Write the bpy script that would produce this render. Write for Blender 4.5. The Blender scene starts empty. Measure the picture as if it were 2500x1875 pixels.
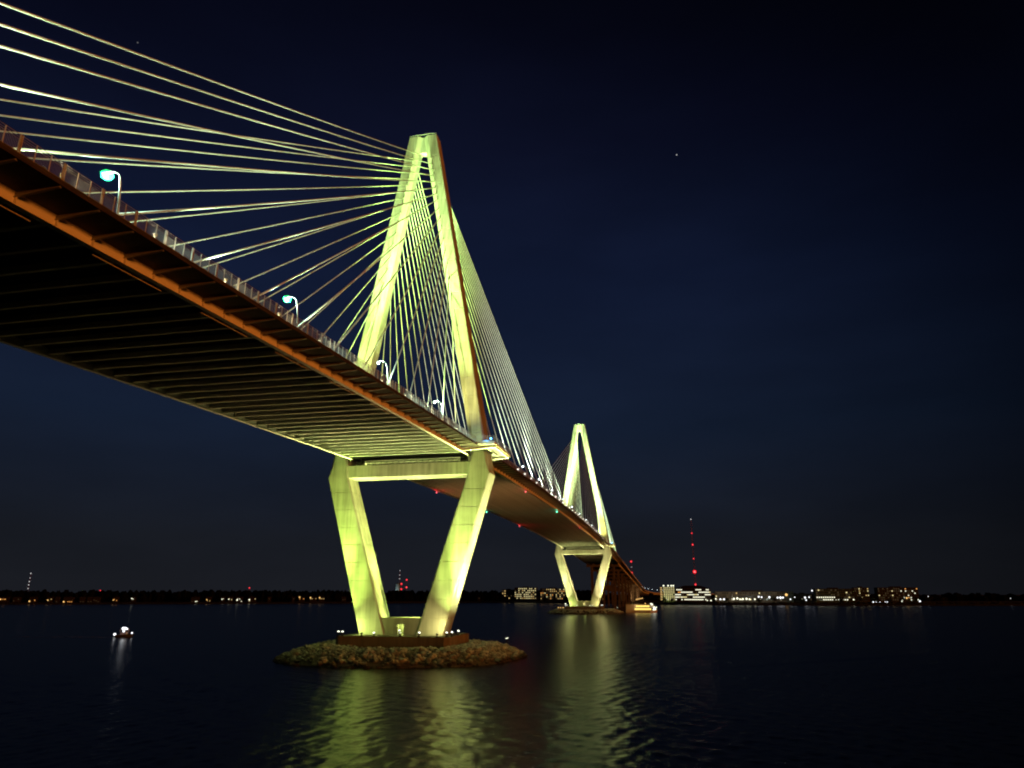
import bpy, bmesh, math, random
from mathutils import Vector, Matrix
random.seed(7)
sc = bpy.context.scene
COL = sc.collection
R = math.radians

# ------------------------------------------------------------------ camera
CAM = Vector((78.804, -210.588, 18.188))
YAW, PITCH = R(-12.2568), R(16.6644)
FWD = Vector((math.sin(YAW)*math.cos(PITCH), math.cos(YAW)*math.cos(PITCH), math.sin(PITCH)))
RGT = Vector((math.cos(YAW), -math.sin(YAW), 0.0))
cd = bpy.data.cameras.new("camera")
cam = bpy.data.objects.new("camera", cd); COL.objects.link(cam)
cam.location = CAM
cam.rotation_euler = FWD.to_track_quat('-Z', 'Y').to_euler()
cd.sensor_fit = 'HORIZONTAL'; cd.sensor_width = 36.0
cd.lens = 1704.11/2500*36
cd.clip_start = 0.5; cd.clip_end = 20000
sc.camera = cam

# ------------------------------------------------------------------ night sky
w = bpy.data.worlds.new("World"); sc.world = w; w.use_nodes = True
nt = w.node_tree; nt.nodes.clear()
N = nt.nodes.new; L = nt.links.new
out = N('ShaderNodeOutputWorld'); bg = N('ShaderNodeBackground'); L(bg.outputs[0], out.inputs[0])
tc = N('ShaderNodeTexCoord'); sep = N('ShaderNodeSeparateXYZ'); L(tc.outputs['Generated'], sep.inputs[0])
ramp = N('ShaderNodeValToRGB'); L(sep.outputs['Z'], ramp.inputs[0])
e = ramp.color_ramp.elements
e[0].position = 0.0; e[0].color = (0.0098, 0.0108, 0.0145, 1)
e[1].position = 0.75; e[1].color = (0.0022, 0.0027, 0.0088, 1)
for pos, c in ((0.07, (0.0085, 0.0102, 0.0150, 1)), (0.22, (0.0066, 0.0122, 0.0285, 1)),
               (0.42, (0.0058, 0.0104, 0.0320, 1)), (0.58, (0.0040, 0.0056, 0.0190, 1))):
    k = e.new(pos); k.color = c
# last twilight lies up-river: the sky darkens smoothly away from that bearing
az = N('ShaderNodeVectorMath'); az.operation = 'DOT_PRODUCT'
L(tc.outputs['Generated'], az.inputs[0]); az.inputs[1].default_value = (math.sin(R(-27)), math.cos(R(-27)), 0.0)
mr = N('ShaderNodeMapRange'); mr.interpolation_type = 'SMOOTHSTEP'
L(az.outputs['Value'], mr.inputs['Value'])
mr.inputs['From Min'].default_value = 0.45; mr.inputs['From Max'].default_value = 0.93
mr.inputs['To Min'].default_value = 0.16; mr.inputs['To Max'].default_value = 1.0
ns = N('ShaderNodeTexNoise'); ns.inputs['Scale'].default_value = 3.2; ns.inputs['Detail'].default_value = 4
mp = N('ShaderNodeMapping'); mp.inputs['Scale'].default_value = (1, 1, 3.5)
L(tc.outputs['Generated'], mp.inputs[0]); L(mp.outputs[0], ns.inputs['Vector'])
mr2 = N('ShaderNodeMapRange'); L(ns.outputs['Fac'], mr2.inputs['Value'])
mr2.inputs['From Min'].default_value = .3; mr2.inputs['From Max'].default_value = .7
mr2.inputs['To Min'].default_value = .86; mr2.inputs['To Max'].default_value = 1.14
mm = N('ShaderNodeMath'); mm.operation = 'MULTIPLY'; L(mr.outputs[0], mm.inputs[0]); L(mr2.outputs[0], mm.inputs[1])
mul = N('ShaderNodeVectorMath'); mul.operation = 'SCALE'; L(ramp.outputs[0], mul.inputs[0]); L(mm.outputs[0], mul.inputs['Scale'])
last = mul.outputs[0]
def sky_dir(u, v):
    d = FWD + RGT*((u-1250)/1704.11) - RGT.cross(FWD)*((v-937.5)/1704.11)
    return d.normalized()
nrm = N('ShaderNodeVectorMath'); nrm.operation = 'NORMALIZE'; L(tc.outputs['Generated'], nrm.inputs[0])
for (u, v, s) in ((1652, 378, .45), (336, 104, .10)):
    dp = N('ShaderNodeVectorMath'); dp.operation = 'DISTANCE'; L(nrm.outputs[0], dp.inputs[0]); dp.inputs[1].default_value = sky_dir(u, v)
    lt = N('ShaderNodeMath'); lt.operation = 'LESS_THAN'; L(dp.outputs['Value'], lt.inputs[0]); lt.inputs[1].default_value = 0.00085
    sm = N('ShaderNodeMath'); sm.operation = 'MULTIPLY'; L(lt.outputs[0], sm.inputs[0]); sm.inputs[1].default_value = s
    ad = N('ShaderNodeVectorMath'); ad.operation = 'ADD'; L(last, ad.inputs[0]); L(sm.outputs[0], ad.inputs[1]); last = ad.outputs[0]
L(last, bg.inputs['Color']); bg.inputs['Strength'].default_value = 1.0

# low, distant sodium glow of the port on the right: the one sun lamp, low and orange
sd = bpy.data.lights.new("sun", 'SUN'); sun = bpy.data.objects.new("sun", sd); COL.objects.link(sun)
sun.location = (400, -300, 40)
sun.rotation_euler = Vector((-0.955, 0.29, -0.012)).to_track_quat('-Z', 'Y').to_euler()
sd.energy = 1.7; sd.color = (1.0, 0.25, 0.025); sd.angle = R(8); sd.specular_factor = 0.2

sc.view_settings.view_transform = 'Standard'; sc.view_settings.look = 'None'
sc.view_settings.exposure = 0.0; sc.view_settings.gamma = 1.0; sc.view_settings.use_curve_mapping = False
sc.render.engine = 'CYCLES'
sc.cycles.use_denoising = True
sc.cycles.max_bounces = 5; sc.cycles.diffuse_bounces = 2; sc.cycles.glossy_bounces = 3
sc.cycles.sample_clamp_indirect = 4.0; sc.cycles.use_light_tree = True
sc.cycles.pixel_filter_type = 'BLACKMAN_HARRIS'; sc.cycles.filter_width = 2.0
sc.cycles.caustics_reflective = False; sc.cycles.caustics_refractive = False

# ------------------------------------------------------------------ helpers
def tag(o, label=None, cat=None, group=None, kind=None):
    if label: o['label'] = label
    if cat: o['category'] = cat
    if group: o['group'] = group
    if kind: o['kind'] = kind
    return o

def thing(name, label, cat, loc=(0, 0, 0), rz=0.0, group=None):
    o = bpy.data.objects.new(name, None); COL.objects.link(o)
    o.location = loc; o.rotation_euler = (0, 0, rz); o.empty_display_size = 1
    return tag(o, label, cat, group)

def inst(name, mesh, parent, loc=(0, 0, 0), rot=(0, 0, 0), scale=(1, 1, 1)):
    o = bpy.data.objects.new(name, mesh); COL.objects.link(o)
    o.parent = parent; o.location = loc; o.rotation_euler = rot; o.scale = scale
    return o

def copy_tree(o, parent=None):
    c = o.copy(); COL.objects.link(c)
    if parent is not None: c.parent = parent
    for ch in list(o.children): copy_tree(ch, c)
    return c

class MB:
    def __init__(s): s.v = []; s.f = []
    def box(s, c, d, rz=0.0):
        hx, hy, hz = d[0]/2, d[1]/2, d[2]/2; n = len(s.v); ca, sa = math.cos(rz), math.sin(rz)
        for z in (-hz, hz):
            for x, y in ((-hx, -hy), (hx, -hy), (hx, hy), (-hx, hy)):
                s.v.append((c[0]+x*ca-y*sa, c[1]+x*sa+y*ca, c[2]+z))
        for q in ((3, 2, 1, 0), (4, 5, 6, 7), (0, 1, 5, 4), (1, 2, 6, 5), (2, 3, 7, 6), (3, 0, 4, 7)):
            s.f.append([n+i for i in q])
        return s
    def mm(s, x0, x1, y0, y1, z0, z1):
        return s.box(((x0+x1)/2, (y0+y1)/2, (z0+z1)/2), (abs(x1-x0), abs(y1-y0), abs(z1-z0)))
    def loft(s, secs, cap=True):
        n = len(s.v); m = len(secs[0])
        for sec in secs: s.v += [tuple(p) for p in sec]
        for i in range(len(secs)-1):
            for j in range(m):
                a = n+i*m+j; b = n+i*m+(j+1) % m
                s.f.append([a, b, b+m, a+m])
        if cap:
            s.f.append([n+j for j in reversed(range(m))]); s.f.append([n+(len(secs)-1)*m+j for j in range(m)])
        return s
    def tube(s, pts, r, k=8):
        pts = [Vector(p) for p in pts]; secs = []
        rr = r if isinstance(r, (list, tuple)) else [r]*len(pts)
        for i, p in enumerate(pts):
            t = (pts[min(i+1, len(pts)-1)]-pts[max(i-1, 0)]).normalized()
            a = Vector((0, 0, 1)) if abs(t.z) < .9 else Vector((0, 1, 0))
            u = t.cross(a).normalized(); v = u.cross(t)
            secs.append([p+(u*math.cos(q)+v*math.sin(q))*rr[i] for q in [-2*math.pi*j/k for j in range(k)]])
        return s.loft(secs)
    def bar(s, a, b, wx, wz):
        a, b = Vector(a), Vector(b); t = (b-a).normalized()
        up = Vector((0, 0, 1)) if abs(t.z) < .95 else Vector((0, 1, 0))
        u = t.cross(up).normalized(); v = u.cross(t)
        return s.loft([[p+u*(x*wx/2)+v*(y*wz/2) for x, y in ((-1, -1), (-1, 1), (1, 1), (1, -1))] for p in (a, b)])
    def ball(s, c, r, seg=10, ring=6, sq=1.0):
        secs = []
        for i in range(1, ring):
            t = math.pi*i/ring
            secs.append([(c[0]+r*math.sin(t)*math.cos(2*math.pi*j/seg), c[1]+r*math.sin(t)*math.sin(2*math.pi*j/seg), c[2]-r*sq*math.cos(t)) for j in range(seg)])
        n = len(s.v); s.loft(secs, cap=False)
        b = len(s.v); s.v += [(c[0], c[1], c[2]-r*sq), (c[0], c[1], c[2]+r*sq)]
        for j in range(seg):
            s.f.append([b, n+(j+1) % seg, n+j]); q = n+(ring-2)*seg
            s.f.append([b+1, q+j, q+(j+1) % seg])
        return s
    def prism(s, poly, axis, a, b):
        """extrude a 2-D polygon: axis 'y' -> poly is (x,z); axis 'x' -> poly is (y,z); axis 'z' -> (x,y)"""
        def P(p, t): return (p[0], t, p[1]) if axis == 'y' else ((t, p[0], p[1]) if axis == 'x' else (p[0], p[1], t))
        s.loft([[P(p, a) for p in poly], [P(p, b) for p in poly]]); return s
    def mesh(s, name, mat, smooth=False):
        me = bpy.data.meshes.new(name); me.from_pydata(s.v, [], s.f)
        bm = bmesh.new(); bm.from_mesh(me); bmesh.ops.recalc_face_normals(bm, faces=bm.faces); bm.to_mesh(me); bm.free()
        if mat: me.materials.append(mat)
        if smooth: me.polygons.foreach_set('use_smooth', [True]*len(me.polygons))
        me.update(); return me
    def obj(s, name, mat, parent=None, smooth=False, loc=(0, 0, 0), kind=None):
        o = inst(name, s.mesh(name, mat, smooth), parent, loc)
        if kind: o['kind'] = kind
        return o

# ------------------------------------------------------------------ materials
def principled(name, col, rough=0.8, metal=0.0, spec=0.3):
    m = bpy.data.materials.new(name); m.use_nodes = True
    b = m.node_tree.nodes['Principled BSDF']
    b.inputs['Base Color'].default_value = (*col, 1); b.inputs['Roughness'].default_value = rough
    b.inputs['Metallic'].default_value = metal; b.inputs['Specular IOR Level'].default_value = spec
    return m

def noisy(name, c1, c2, scale=(1, 1, 1), rough=0.85, bump=0.0, detail=6, lo=.35, hi=.65, per_object=0.0, spec=.25):
    m = principled(name, c1, rough, 0, spec); t = m.node_tree; n = t.nodes; l = t.links; b = n['Principled BSDF']
    tcn = n.new('ShaderNodeTexCoord'); mpn = n.new('ShaderNodeMapping'); mpn.inputs['Scale'].default_value = scale
    nz = n.new('ShaderNodeTexNoise'); nz.inputs['Scale'].default_value = 1.0; nz.inputs['Detail'].default_value = detail
    l.new(tcn.outputs['Object'], mpn.inputs[0]); l.new(mpn.outputs[0], nz.inputs['Vector'])
    cr = n.new('ShaderNodeValToRGB'); cr.color_ramp.elements[0].position = lo; cr.color_ramp.elements[1].position = hi
    cr.color_ramp.elements[0].color = (*c1, 1); cr.color_ramp.elements[1].color = (*c2, 1)
    l.new(nz.outputs['Fac'], cr.inputs[0]); colr = cr.outputs[0]
    if per_object:
        oi = n.new('ShaderNodeObjectInfo'); mrn = n.new('ShaderNodeMapRange')
        mrn.inputs['To Min'].default_value = 1-per_object; mrn.inputs['To Max'].default_value = 1+per_object
        l.new(oi.outputs['Random'], mrn.inputs['Value'])
        sc_ = n.new('ShaderNodeVectorMath'); sc_.operation = 'SCALE'; l.new(colr, sc_.inputs[0]); l.new(mrn.outputs[0], sc_.inputs['Scale'])
        colr = sc_.outputs[0]
    l.new(colr, b.inputs['Base Color'])
    if bump:
        bn = n.new('ShaderNodeBump'); bn.inputs['Strength'].default_value = bump; l.new(nz.outputs['Fac'], bn.inputs['Height'])
        l.new(bn.outputs[0], b.inputs['Normal'])
    return m

def emit(name, col, strength, sample=False):
    m = bpy.data.materials.new(name); m.use_nodes = True; t = m.node_tree
    b = t.nodes['Principled BSDF']; b.inputs['Base Color'].default_value = (0.02, 0.02, 0.02, 1)
    b.inputs['Emission Color'].default_value = (*col, 1); b.inputs['Emission Strength'].default_value = strength
    m.cycles.emission_sampling = 'FRONT' if sample else 'NONE'
    return m

def concrete(name, base, stain):
    """pale cast concrete: broad cloudy tone, rain streaks running down, faint formwork lines"""
    m = principled(name, base, 0.88, 0, .2); t = m.node_tree; n = t.nodes; l = t.links; b = n['Principled BSDF']
    tcn = n.new('ShaderNodeTexCoord')
    def noise(scale, detail):
        mpn = n.new('ShaderNodeMapping'); mpn.inputs['Scale'].default_value = scale
        nz = n.new('ShaderNodeTexNoise'); nz.inputs['Scale'].default_value = 1; nz.inputs['Detail'].default_value = detail
        l.new(tcn.outputs['Object'], mpn.inputs[0]); l.new(mpn.outputs[0], nz.inputs['Vector']); return nz.outputs['Fac']
    cr = n.new('ShaderNodeValToRGB'); cr.color_ramp.elements[0].position = .3; cr.color_ramp.elements[1].position = .62
    cr.color_ramp.elements[0].color = (*stain, 1); cr.color_ramp.elements[1].color = (*base, 1)
    mx = n.new('ShaderNodeMath'); mx.operation = 'MULTIPLY_ADD'; mx.inputs[1].default_value = .55
    s2 = n.new('ShaderNodeMath'); s2.operation = 'MULTIPLY'; s2.inputs[1].default_value = .45
    l.new(noise((.9, .9, .05), 5), mx.inputs[0]); l.new(noise((.12, .12, .16), 7), s2.inputs[0]); l.new(s2.outputs[0], mx.inputs[2])
    l.new(mx.outputs[0], cr.inputs[0]); l.new(cr.outputs[0], b.inputs['Base Color'])
    bn = n.new('ShaderNodeBump'); bn.inputs['Strength'].default_value = .12; bn.inputs['Distance'].default_value = .05
    l.new(noise((2.5, 2.5, 1.2), 6), bn.inputs['Height']); l.new(bn.outputs[0], b.inputs['Normal'])
    return m

M = {}
M['concrete'] = concrete('concrete', (.37, .36, .33), (.15, .145, .13))
M['cap'] = concrete('cap_concrete', (.20, .185, .16), (.11, .10, .09))
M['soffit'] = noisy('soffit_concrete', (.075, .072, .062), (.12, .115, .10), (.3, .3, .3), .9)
M['girder'] = noisy('girder_paint', (.78, .75, .70), (.86, .83, .78), (.35, .35, 1.5), .5, detail=8, lo=.25)
M['beam'] = noisy('beam_paint', (.46, .45, .42), (.60, .59, .56), (.5, 2, 2), .6)
M['bracket'] = noisy('bracket_paint', (.22, .21, .20), (.30, .29, .27), (.5, 2, 2), .6)
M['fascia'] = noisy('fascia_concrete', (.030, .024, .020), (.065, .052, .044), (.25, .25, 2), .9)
M['asphalt'] = noisy('asphalt', (.045, .045, .045), (.06, .06, .06), (2, 2, 2), .9)
M['cable'] = noisy('cable_sheath', (.45, .50, .43), (.53, .58, .51), (.4, .4, .4), .45)
M['steel'] = principled('galvanised_steel', (.42, .42, .41), .45, .35)
M['post'] = principled('post_paint', (.48, .46, .41), .55)
M['picket'] = principled('picket_paint', (.20, .19, .17), .6)
M['dark'] = principled('dark_metal', (.03, .03, .035), .5, .3)
M['pole'] = principled('pole_paint', (.50, .56, .54), .45, .1)
M['rock'] = noisy('rock', (.22, .23, .235), (.46, .46, .45), (.8, .8, .8), .95, .35, per_object=.45)
_t = M['rock'].node_tree; _b = _t.nodes['Principled BSDF']; _src = _b.inputs['Base Color'].links[0].from_socket
_g = _t.nodes.new('ShaderNodeNewGeometry'); _s = _t.nodes.new('ShaderNodeSeparateXYZ'); _t.links.new(_g.outputs['Position'], _s.inputs[0])
_n = _t.nodes.new('ShaderNodeTexNoise'); _n.inputs['Scale'].default_value = .35; _t.links.new(_g.outputs['Position'], _n.inputs['Vector'])
_a = _t.nodes.new('ShaderNodeMath'); _a.operation = 'MULTIPLY_ADD'; _t.links.new(_n.outputs['Fac'], _a.inputs[0]); _a.inputs[1].default_value = -1.6; _t.links.new(_s.outputs['Z'], _a.inputs[2])
_m = _t.nodes.new('ShaderNodeMapRange'); _t.links.new(_a.outputs[0], _m.inputs['Value'])      # tide-wet weed line at the waterline
_m.inputs['From Min'].default_value = -.2; _m.inputs['From Max'].default_value = .9; _m.inputs['To Min'].default_value = .13; _m.inputs['To Max'].default_value = 1
_v = _t.nodes.new('ShaderNodeVectorMath'); _v.operation = 'SCALE'; _t.links.new(_src, _v.inputs[0]); _t.links.new(_m.outputs[0], _v.inputs['Scale'])
_t.links.new(_v.outputs[0], _b.inputs['Base Color'])
M['mound'] = noisy('rubble', (.05, .045, .04), (.12, .10, .09), (1.2, 1.2, 1.2), 1, .5)
M['ground'] = noisy('ground', (.025, .028, .018), (.05, .05, .035), (.05, .05, .05), 1)
M['leaf'] = noisy('foliage', (.018, .026, .010), (.045, .062, .022), (.3, .3, .3), .9, per_object=.3)
M['bark'] = noisy('bark', (.05, .04, .03), (.09, .07, .05), (1, 1, 4), .95)
M['far_leaf'] = noisy('far_foliage', (.003, .004, .003), (.007, .008, .006), (.05, .05, .05), 1, spec=0)
M['white_paint'] = principled('white_paint', (.72, .71, .68), .45)
M['orange_paint'] = noisy('orange_hull', (.55, .20, .05), (.62, .25, .08), (1, 1, 1), .4)
M['rust_red'] = principled('red_mast_paint', (.22, .05, .04), .6)
M['l_lamp'] = emit('lamp_glass', (.75, 1.0, .88), 3.0)
M['l_far'] = emit('far_lamp_glass', (.85, 1.0, 1.0), 4)
M['l_path'] = emit('path_lamp_glass', (1.0, .93, .80), 4)
M['l_path_dim'] = emit('path_lamp_back', (1.0, .62, .12), .55)
M['l_flood'] = emit('flood_lens', (1.0, 1.0, .74), 1.8)
M['l_glare'] = emit('flood_glare', (1.0, 1.0, .80), 2.4)
M['l_red'] = emit('red_beacon', (1.0, .14, .16), 2.4)
def glow_halo(name, col, strength, alpha):  # see-through emissive shell, the halo of a lamp built as a ball
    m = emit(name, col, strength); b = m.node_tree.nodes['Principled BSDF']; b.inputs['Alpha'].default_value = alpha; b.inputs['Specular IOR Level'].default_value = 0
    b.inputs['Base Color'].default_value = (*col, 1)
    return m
M['halo_red'] = glow_halo('red_beacon_halo', (1.0, .0, .02), .9, .55)
M['halo_green'] = glow_halo('green_lamp_halo', (.02, .95, .26), 1.0, .55)
M['halo_blue'] = glow_halo('blue_lamp_halo', (.03, .25, 1.0), .7, .5)
M['l_redhot'] = emit('bright_red_beacon', (1.0, .20, .20), 3.0)
M['l_green'] = emit('green_beacon', (.15, 1.0, .55), 6)
M['l_blue'] = emit('blue_beacon', (.10, .42, 1.0), 14)
M['l_white'] = emit('white_beacon', (1.0, 1.0, 1.0), .9)
M['l_bright'] = emit('bright_white_lamp', (.95, .97, 1.0), 2.0)
M['l_warm'] = emit('warm_lamp', (1.0, .58, .18), 1.5)
M['w_warm'] = emit('warm_lit_window', (1.0, .66, .24), .8)
M['w_yellow'] = emit('yellow_lit_window', (1.0, .84, .40), 1.15)
M['w_white'] = emit('white_lit_window', (1.0, .97, .72), 1.4)
M['w_orange'] = emit('orange_lit_window', (1.0, .42, .10), 1.2)
M['w_ferry'] = emit('ferry_window', (1.0, .72, .16), 1.7)
M['w_dim'] = emit('dim_window', (.75, .55, .30), .07)
M['w_dark'] = principled('dark_window', (.015, .016, .02), .15, 0, .5)
M['wall_a'] = noisy('brick_wall', (.045, .032, .025), (.07, .05, .038), (.3, .3, .3), .9)
M['wall_b'] = noisy('tan_wall', (.12, .11, .08), (.17, .155, .115), (.2, .2, .2), .9)
M['wall_c'] = noisy('ochre_wall', (.06, .065, .03), (.10, .10, .05), (.2, .2, .2), .9)
M['boat_hull'] = noisy('boat_hull', (.10, .11, .10), (.14, .15, .13), (1, 1, 1), .4)
M['wall_d'] = principled('dark_house_wall', (.02, .018, .016), .9)
M['foam'] = principled('foam', (.7, .72, .72), .8)
M['tank'] = principled('tank_paint', (.10, .13, .14), .6)
M['roof'] = noisy('dark_roof', (.025, .02, .02), (.045, .04, .035), (.3, .3, .3), .9)

# ------------------------------------------------------------------ lamps
def spot(parent, name, frm, to, power, col, ang, blend=0.6, r=0.4):
    d = bpy.data.lights.new(name, 'SPOT'); d.energy = power; d.color = col
    d.spot_size = R(ang); d.spot_blend = blend; d.shadow_soft_size = r
    o = bpy.data.objects.new(name, d); COL.objects.link(o); o.parent = parent
    o.location = frm; o.rotation_euler = (Vector(to)-Vector(frm)).to_track_quat('-Z', 'Y').to_euler()
    return o
def point(parent, name, loc, power, col, r=.3):
    d = bpy.data.lights.new(name, 'POINT'); d.energy = power; d.color = col; d.shadow_soft_size = r
    o = bpy.data.objects.new(name, d); COL.objects.link(o); o.parent = parent; o.location = loc
    return o

# ------------------------------------------------------------------ dimensions
def zg(y):
    d = abs(y-235.5)
    return 62.85-5.77e-5*d*d if d < 352.8 else 62.85-5.77e-5*352.8**2-2*5.77e-5*352.8*(d-352.8)
G, XF, CP = 19.4, 24.75, 20.5          # girder plane, walkway edge, cable plane
H, ZK, ZCR, ZB = 179.5, 53.66, 173.1, 6.24
AT, DT, W, DK, BO, DB = 5.26, 2.41, 26.8, 3.89, 13.0, 3.85
def xo_up(z): return W+(AT-W)*(z-ZK)/(H-ZK)
def d_up(z): return DK+(DT-DK)*(z-ZK)/(H-ZK)

# ------------------------------------------------------------------ water and land
def water_mat():
    m = principled('river_water', (.0012, .0013, .0014), .24, 0, .14); t = m.node_tree; n = t.nodes; l = t.links; b = n['Principled BSDF']
    b.inputs['IOR'].default_value = 1.33
    g = n.new('ShaderNodeNewGeometry')
    def nz(scale, detail, rot=0):
        mpn = n.new('ShaderNodeMapping'); mpn.inputs['Scale'].default_value = scale; mpn.inputs['Rotation'].default_value = (0, 0, R(rot))
        x = n.new('ShaderNodeTexNoise'); x.inputs['Scale'].default_value = 1; x.inputs['Detail'].default_value = detail; x.inputs['Roughness'].default_value = .6
        l.new(g.outputs['Position'], mpn.inputs[0]); l.new(mpn.outputs[0], x.inputs['Vector']); return x.outputs['Fac']
    sp = n.new('ShaderNodeSeparateXYZ'); l.new(g.outputs['Position'], sp.inputs[0])
    calm = n.new('ShaderNodeMapRange'); l.new(sp.outputs['Y'], calm.inputs['Value'])        # ruffled by the open river, calmer toward the far shore
    calm.inputs['From Min'].default_value = -60; calm.inputs['From Max'].default_value = 480
    calm.inputs['To Min'].default_value = 1.0; calm.inputs['To Max'].default_value = .22
    b1 = n.new('ShaderNodeBump'); b1.inputs['Distance'].default_value = .10; l.new(calm.outputs[0], b1.inputs['Strength'])
    l.new(nz((.24, .46, 1), 3, 14), b1.inputs['Height'])
    b2 = n.new('ShaderNodeBump'); b2.inputs['Distance'].default_value = .06; l.new(calm.outputs[0], b2.inputs['Strength'])
    l.new(nz((.9, 1.7, 1), 4, -9), b2.inputs['Height']); l.new(b1.outputs[0], b2.inputs['Normal'])
    l.new(b2.outputs[0], b.inputs['Normal'])
    return m
import numpy as np
def river():
    """one river surface: wind waves as real geometry in the reach round the bridge, a flat sheet beyond"""
    rg = np.random.default_rng(4)
    r = 66*np.exp(np.arange(0, 2.74, .0034)); th = np.linspace(R(-68), R(46), 760)
    rr, tt = np.meshgrid(r, th, indexing='ij')
    X = CAM.x+rr*np.sin(tt); Y = CAM.y+rr*np.cos(tt); Z = np.zeros_like(X)
    n = 56; lam = np.geomspace(.7, 5.0, n); d0 = R(205)
    for i in range(n):
        k = 2*np.pi/lam[i]; d = d0+rg.normal(0, .75); amp = WAVE_SLOPE*math.sqrt(2/n)/k
        fade = np.clip((lam[i]/(rr*.0034)-2.2)/2.5, 0, 1)
        Z += amp*fade*np.sin(k*(X*math.cos(d)+Y*math.sin(d))+rg.uniform(0, 6.28))
    gust = .78+.22*np.sin(X*.031+Y*.017+1)*np.sin(Y*.023-X*.011)+.12*np.sin(X*.09+2)*np.sin(Y*.06)
    edge = np.clip((rr-r[0])/3, 0, 1)*np.clip((r[-1]-rr)/60, 0, 1)*np.clip((tt-th[0])/.02, 0, 1)*np.clip((th[-1]-tt)/.02, 0, 1)
    Z = Z*gust*edge-.02*(1-edge)
    m, q = X.shape
    V = np.stack([X, Y, Z], -1).reshape(-1, 3)
    idx = np.arange(m*q).reshape(m, q)
    F = np.stack([idx[:-1, :-1], idx[:-1, 1:], idx[1:, 1:], idx[1:, :-1]], -1).reshape(-1, 4)[:, ::-1]
    nb = len(V)
    V = np.concatenate([V, np.array([(-6000, -1500, -.25), (6000, -1500, -.25), (6000, 7000, -.25), (-6000, 7000, -.25)], float)])
    F = np.concatenate([F, np.array([[nb, nb+1, nb+2, nb+3]])])
    me = bpy.data.meshes.new('water'); me.vertices.add(len(V)); me.vertices.foreach_set('co', V.astype(np.float32).ravel())
    me.loops.add(F.size); me.loops.foreach_set('vertex_index', F.astype(np.int32).ravel())
    me.polygons.add(len(F)); me.polygons.foreach_set('loop_start', np.arange(0, F.size, 4, dtype=np.int32)); me.polygons.foreach_set('loop_total', np.full(len(F), 4, np.int32))
    me.polygons.foreach_set('use_smooth', np.ones(len(F), bool)); me.update(calc_edges=True); me.validate()
    me.materials.append(water_mat())
    return tag(inst('water', me, None), kind='structure')
WAVE_SLOPE = .115
river()

SHORE = [(-3500, 250), (-1500, 560), (-992, 800), (-827, 880), (-623, 972), (-406, 1106), (-237, 1190), (-90, 1130), (67, 1010), (118, 985),
         (210, 980), (300, 982), (422, 1005), (544, 1030), (800, 1090), (1600, 1150), (4000, 1100)]
mb = MB()
rows = []
for (dy, z) in ((0, -.5), (5, 1.6), (16, 2.6), (5500, 3.2)):
    rows.append([(x, y+dy, z) for x, y in SHORE])
k = len(SHORE)
for r_ in rows: mb.v += r_
for i in range(len(rows)-1):
    for j in range(k-1): mb.f.append([i*k+j, i*k+j+1, (i+1)*k+j+1, (i+1)*k+j])
tag(mb.obj('river_bank', M['ground']), kind='structure')
def shore_y(x):
    for (x0, y0), (x1, y1) in zip(SHORE, SHORE[1:]):
        if x0 <= x <= x1: return y0+(y1-y0)*(x-x0)/(x1-x0)
    return SHORE[-1][1]
def bearing(u, y):
    """world x at distance line y for an image column u of the 2500 px wide photograph, taken near the horizon"""
    d = FWD + RGT*((u-1250)/1704.11) - RGT.cross(FWD)*((1455-937.5)/1704.11)
    return CAM.x + d.x/d.y*(y-CAM.y)
def zrow(v, x, y):
    """world height seen at image row v over the ground point (x, y)"""
    rel = Vector((x, y, 0))-Vector((CAM.x, CAM.y, 0)); f = Vector((FWD.x, FWD.y, 0)); t = (937.5-v)/1704.11
    a = rel.dot(f); up = RGT.cross(FWD); u_h = rel.dot(Vector((up.x, up.y, 0)))
    # (u_h + dz*up.z)/(a + dz*FWD.z) = t
    dz = (t*a-u_h)/(up.z-t*FWD.z)
    return CAM.z+dz

# ------------------------------------------------------------------ towers
def leg_section(s, z, xo, wid, dash, d, ch, ri):
    xi = xo-wid; xd = xo-dash
    pts = [(xo, -d+ch), (xo-ch, -d), (xd, -d), (xi, -d+ri), (xi, d-ri), (xd, d), (xo-ch, d), (xo, d-ch)]
    return [(s*x, y, z) for x, y in pts]

def groove(z0, z1, step, fn):
    """stack of sections with a recessed pour joint every `step` metres"""
    secs = [fn(z0, 0)]; z = z0+step
    while z < z1-step*.4:
        secs += [fn(z-.10, 0), fn(z-.06, .07), fn(z+.06, .07), fn(z+.10, 0)]; z += step
    secs.append(fn(z1, 0)); return secs

def lower_leg(s):
    def fn(z, g):
        t = (z-ZB)/(ZK-ZB)
        return leg_section(s, z, BO+(W-BO)*t-g, 8.2+(6.9-8.2)*t-2*g, 8.2+(6.9-8.2)*t-.45-g, DB+(DK-DB)*t-g, .3, .3)
    secs = groove(ZB-.6, ZK, 5.4, fn)
    for z, wd, ch, ri, dd in ((57.0, 6.2, .75, .45, .6), (60.4, 5.1, .8, .9, 1.2)):
        secs.append(leg_section(s, z, xo_up(z), wd, wd-dd, d_up(z), ch, ri))
    return MB().loft(secs)

def upper_leg(s):
    def fn(z, g):
        t = min(1, (z-60.4)/14)
        return leg_section(s, z, xo_up(z)-g, 5.1-2*g, 3.9+(3.55-3.9)*t-g, d_up(z)-g, .8-.55*t, .9+(1.25-.9)*t)
    return MB().loft(groove(60.45, ZCR, 6.1, fn))

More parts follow.
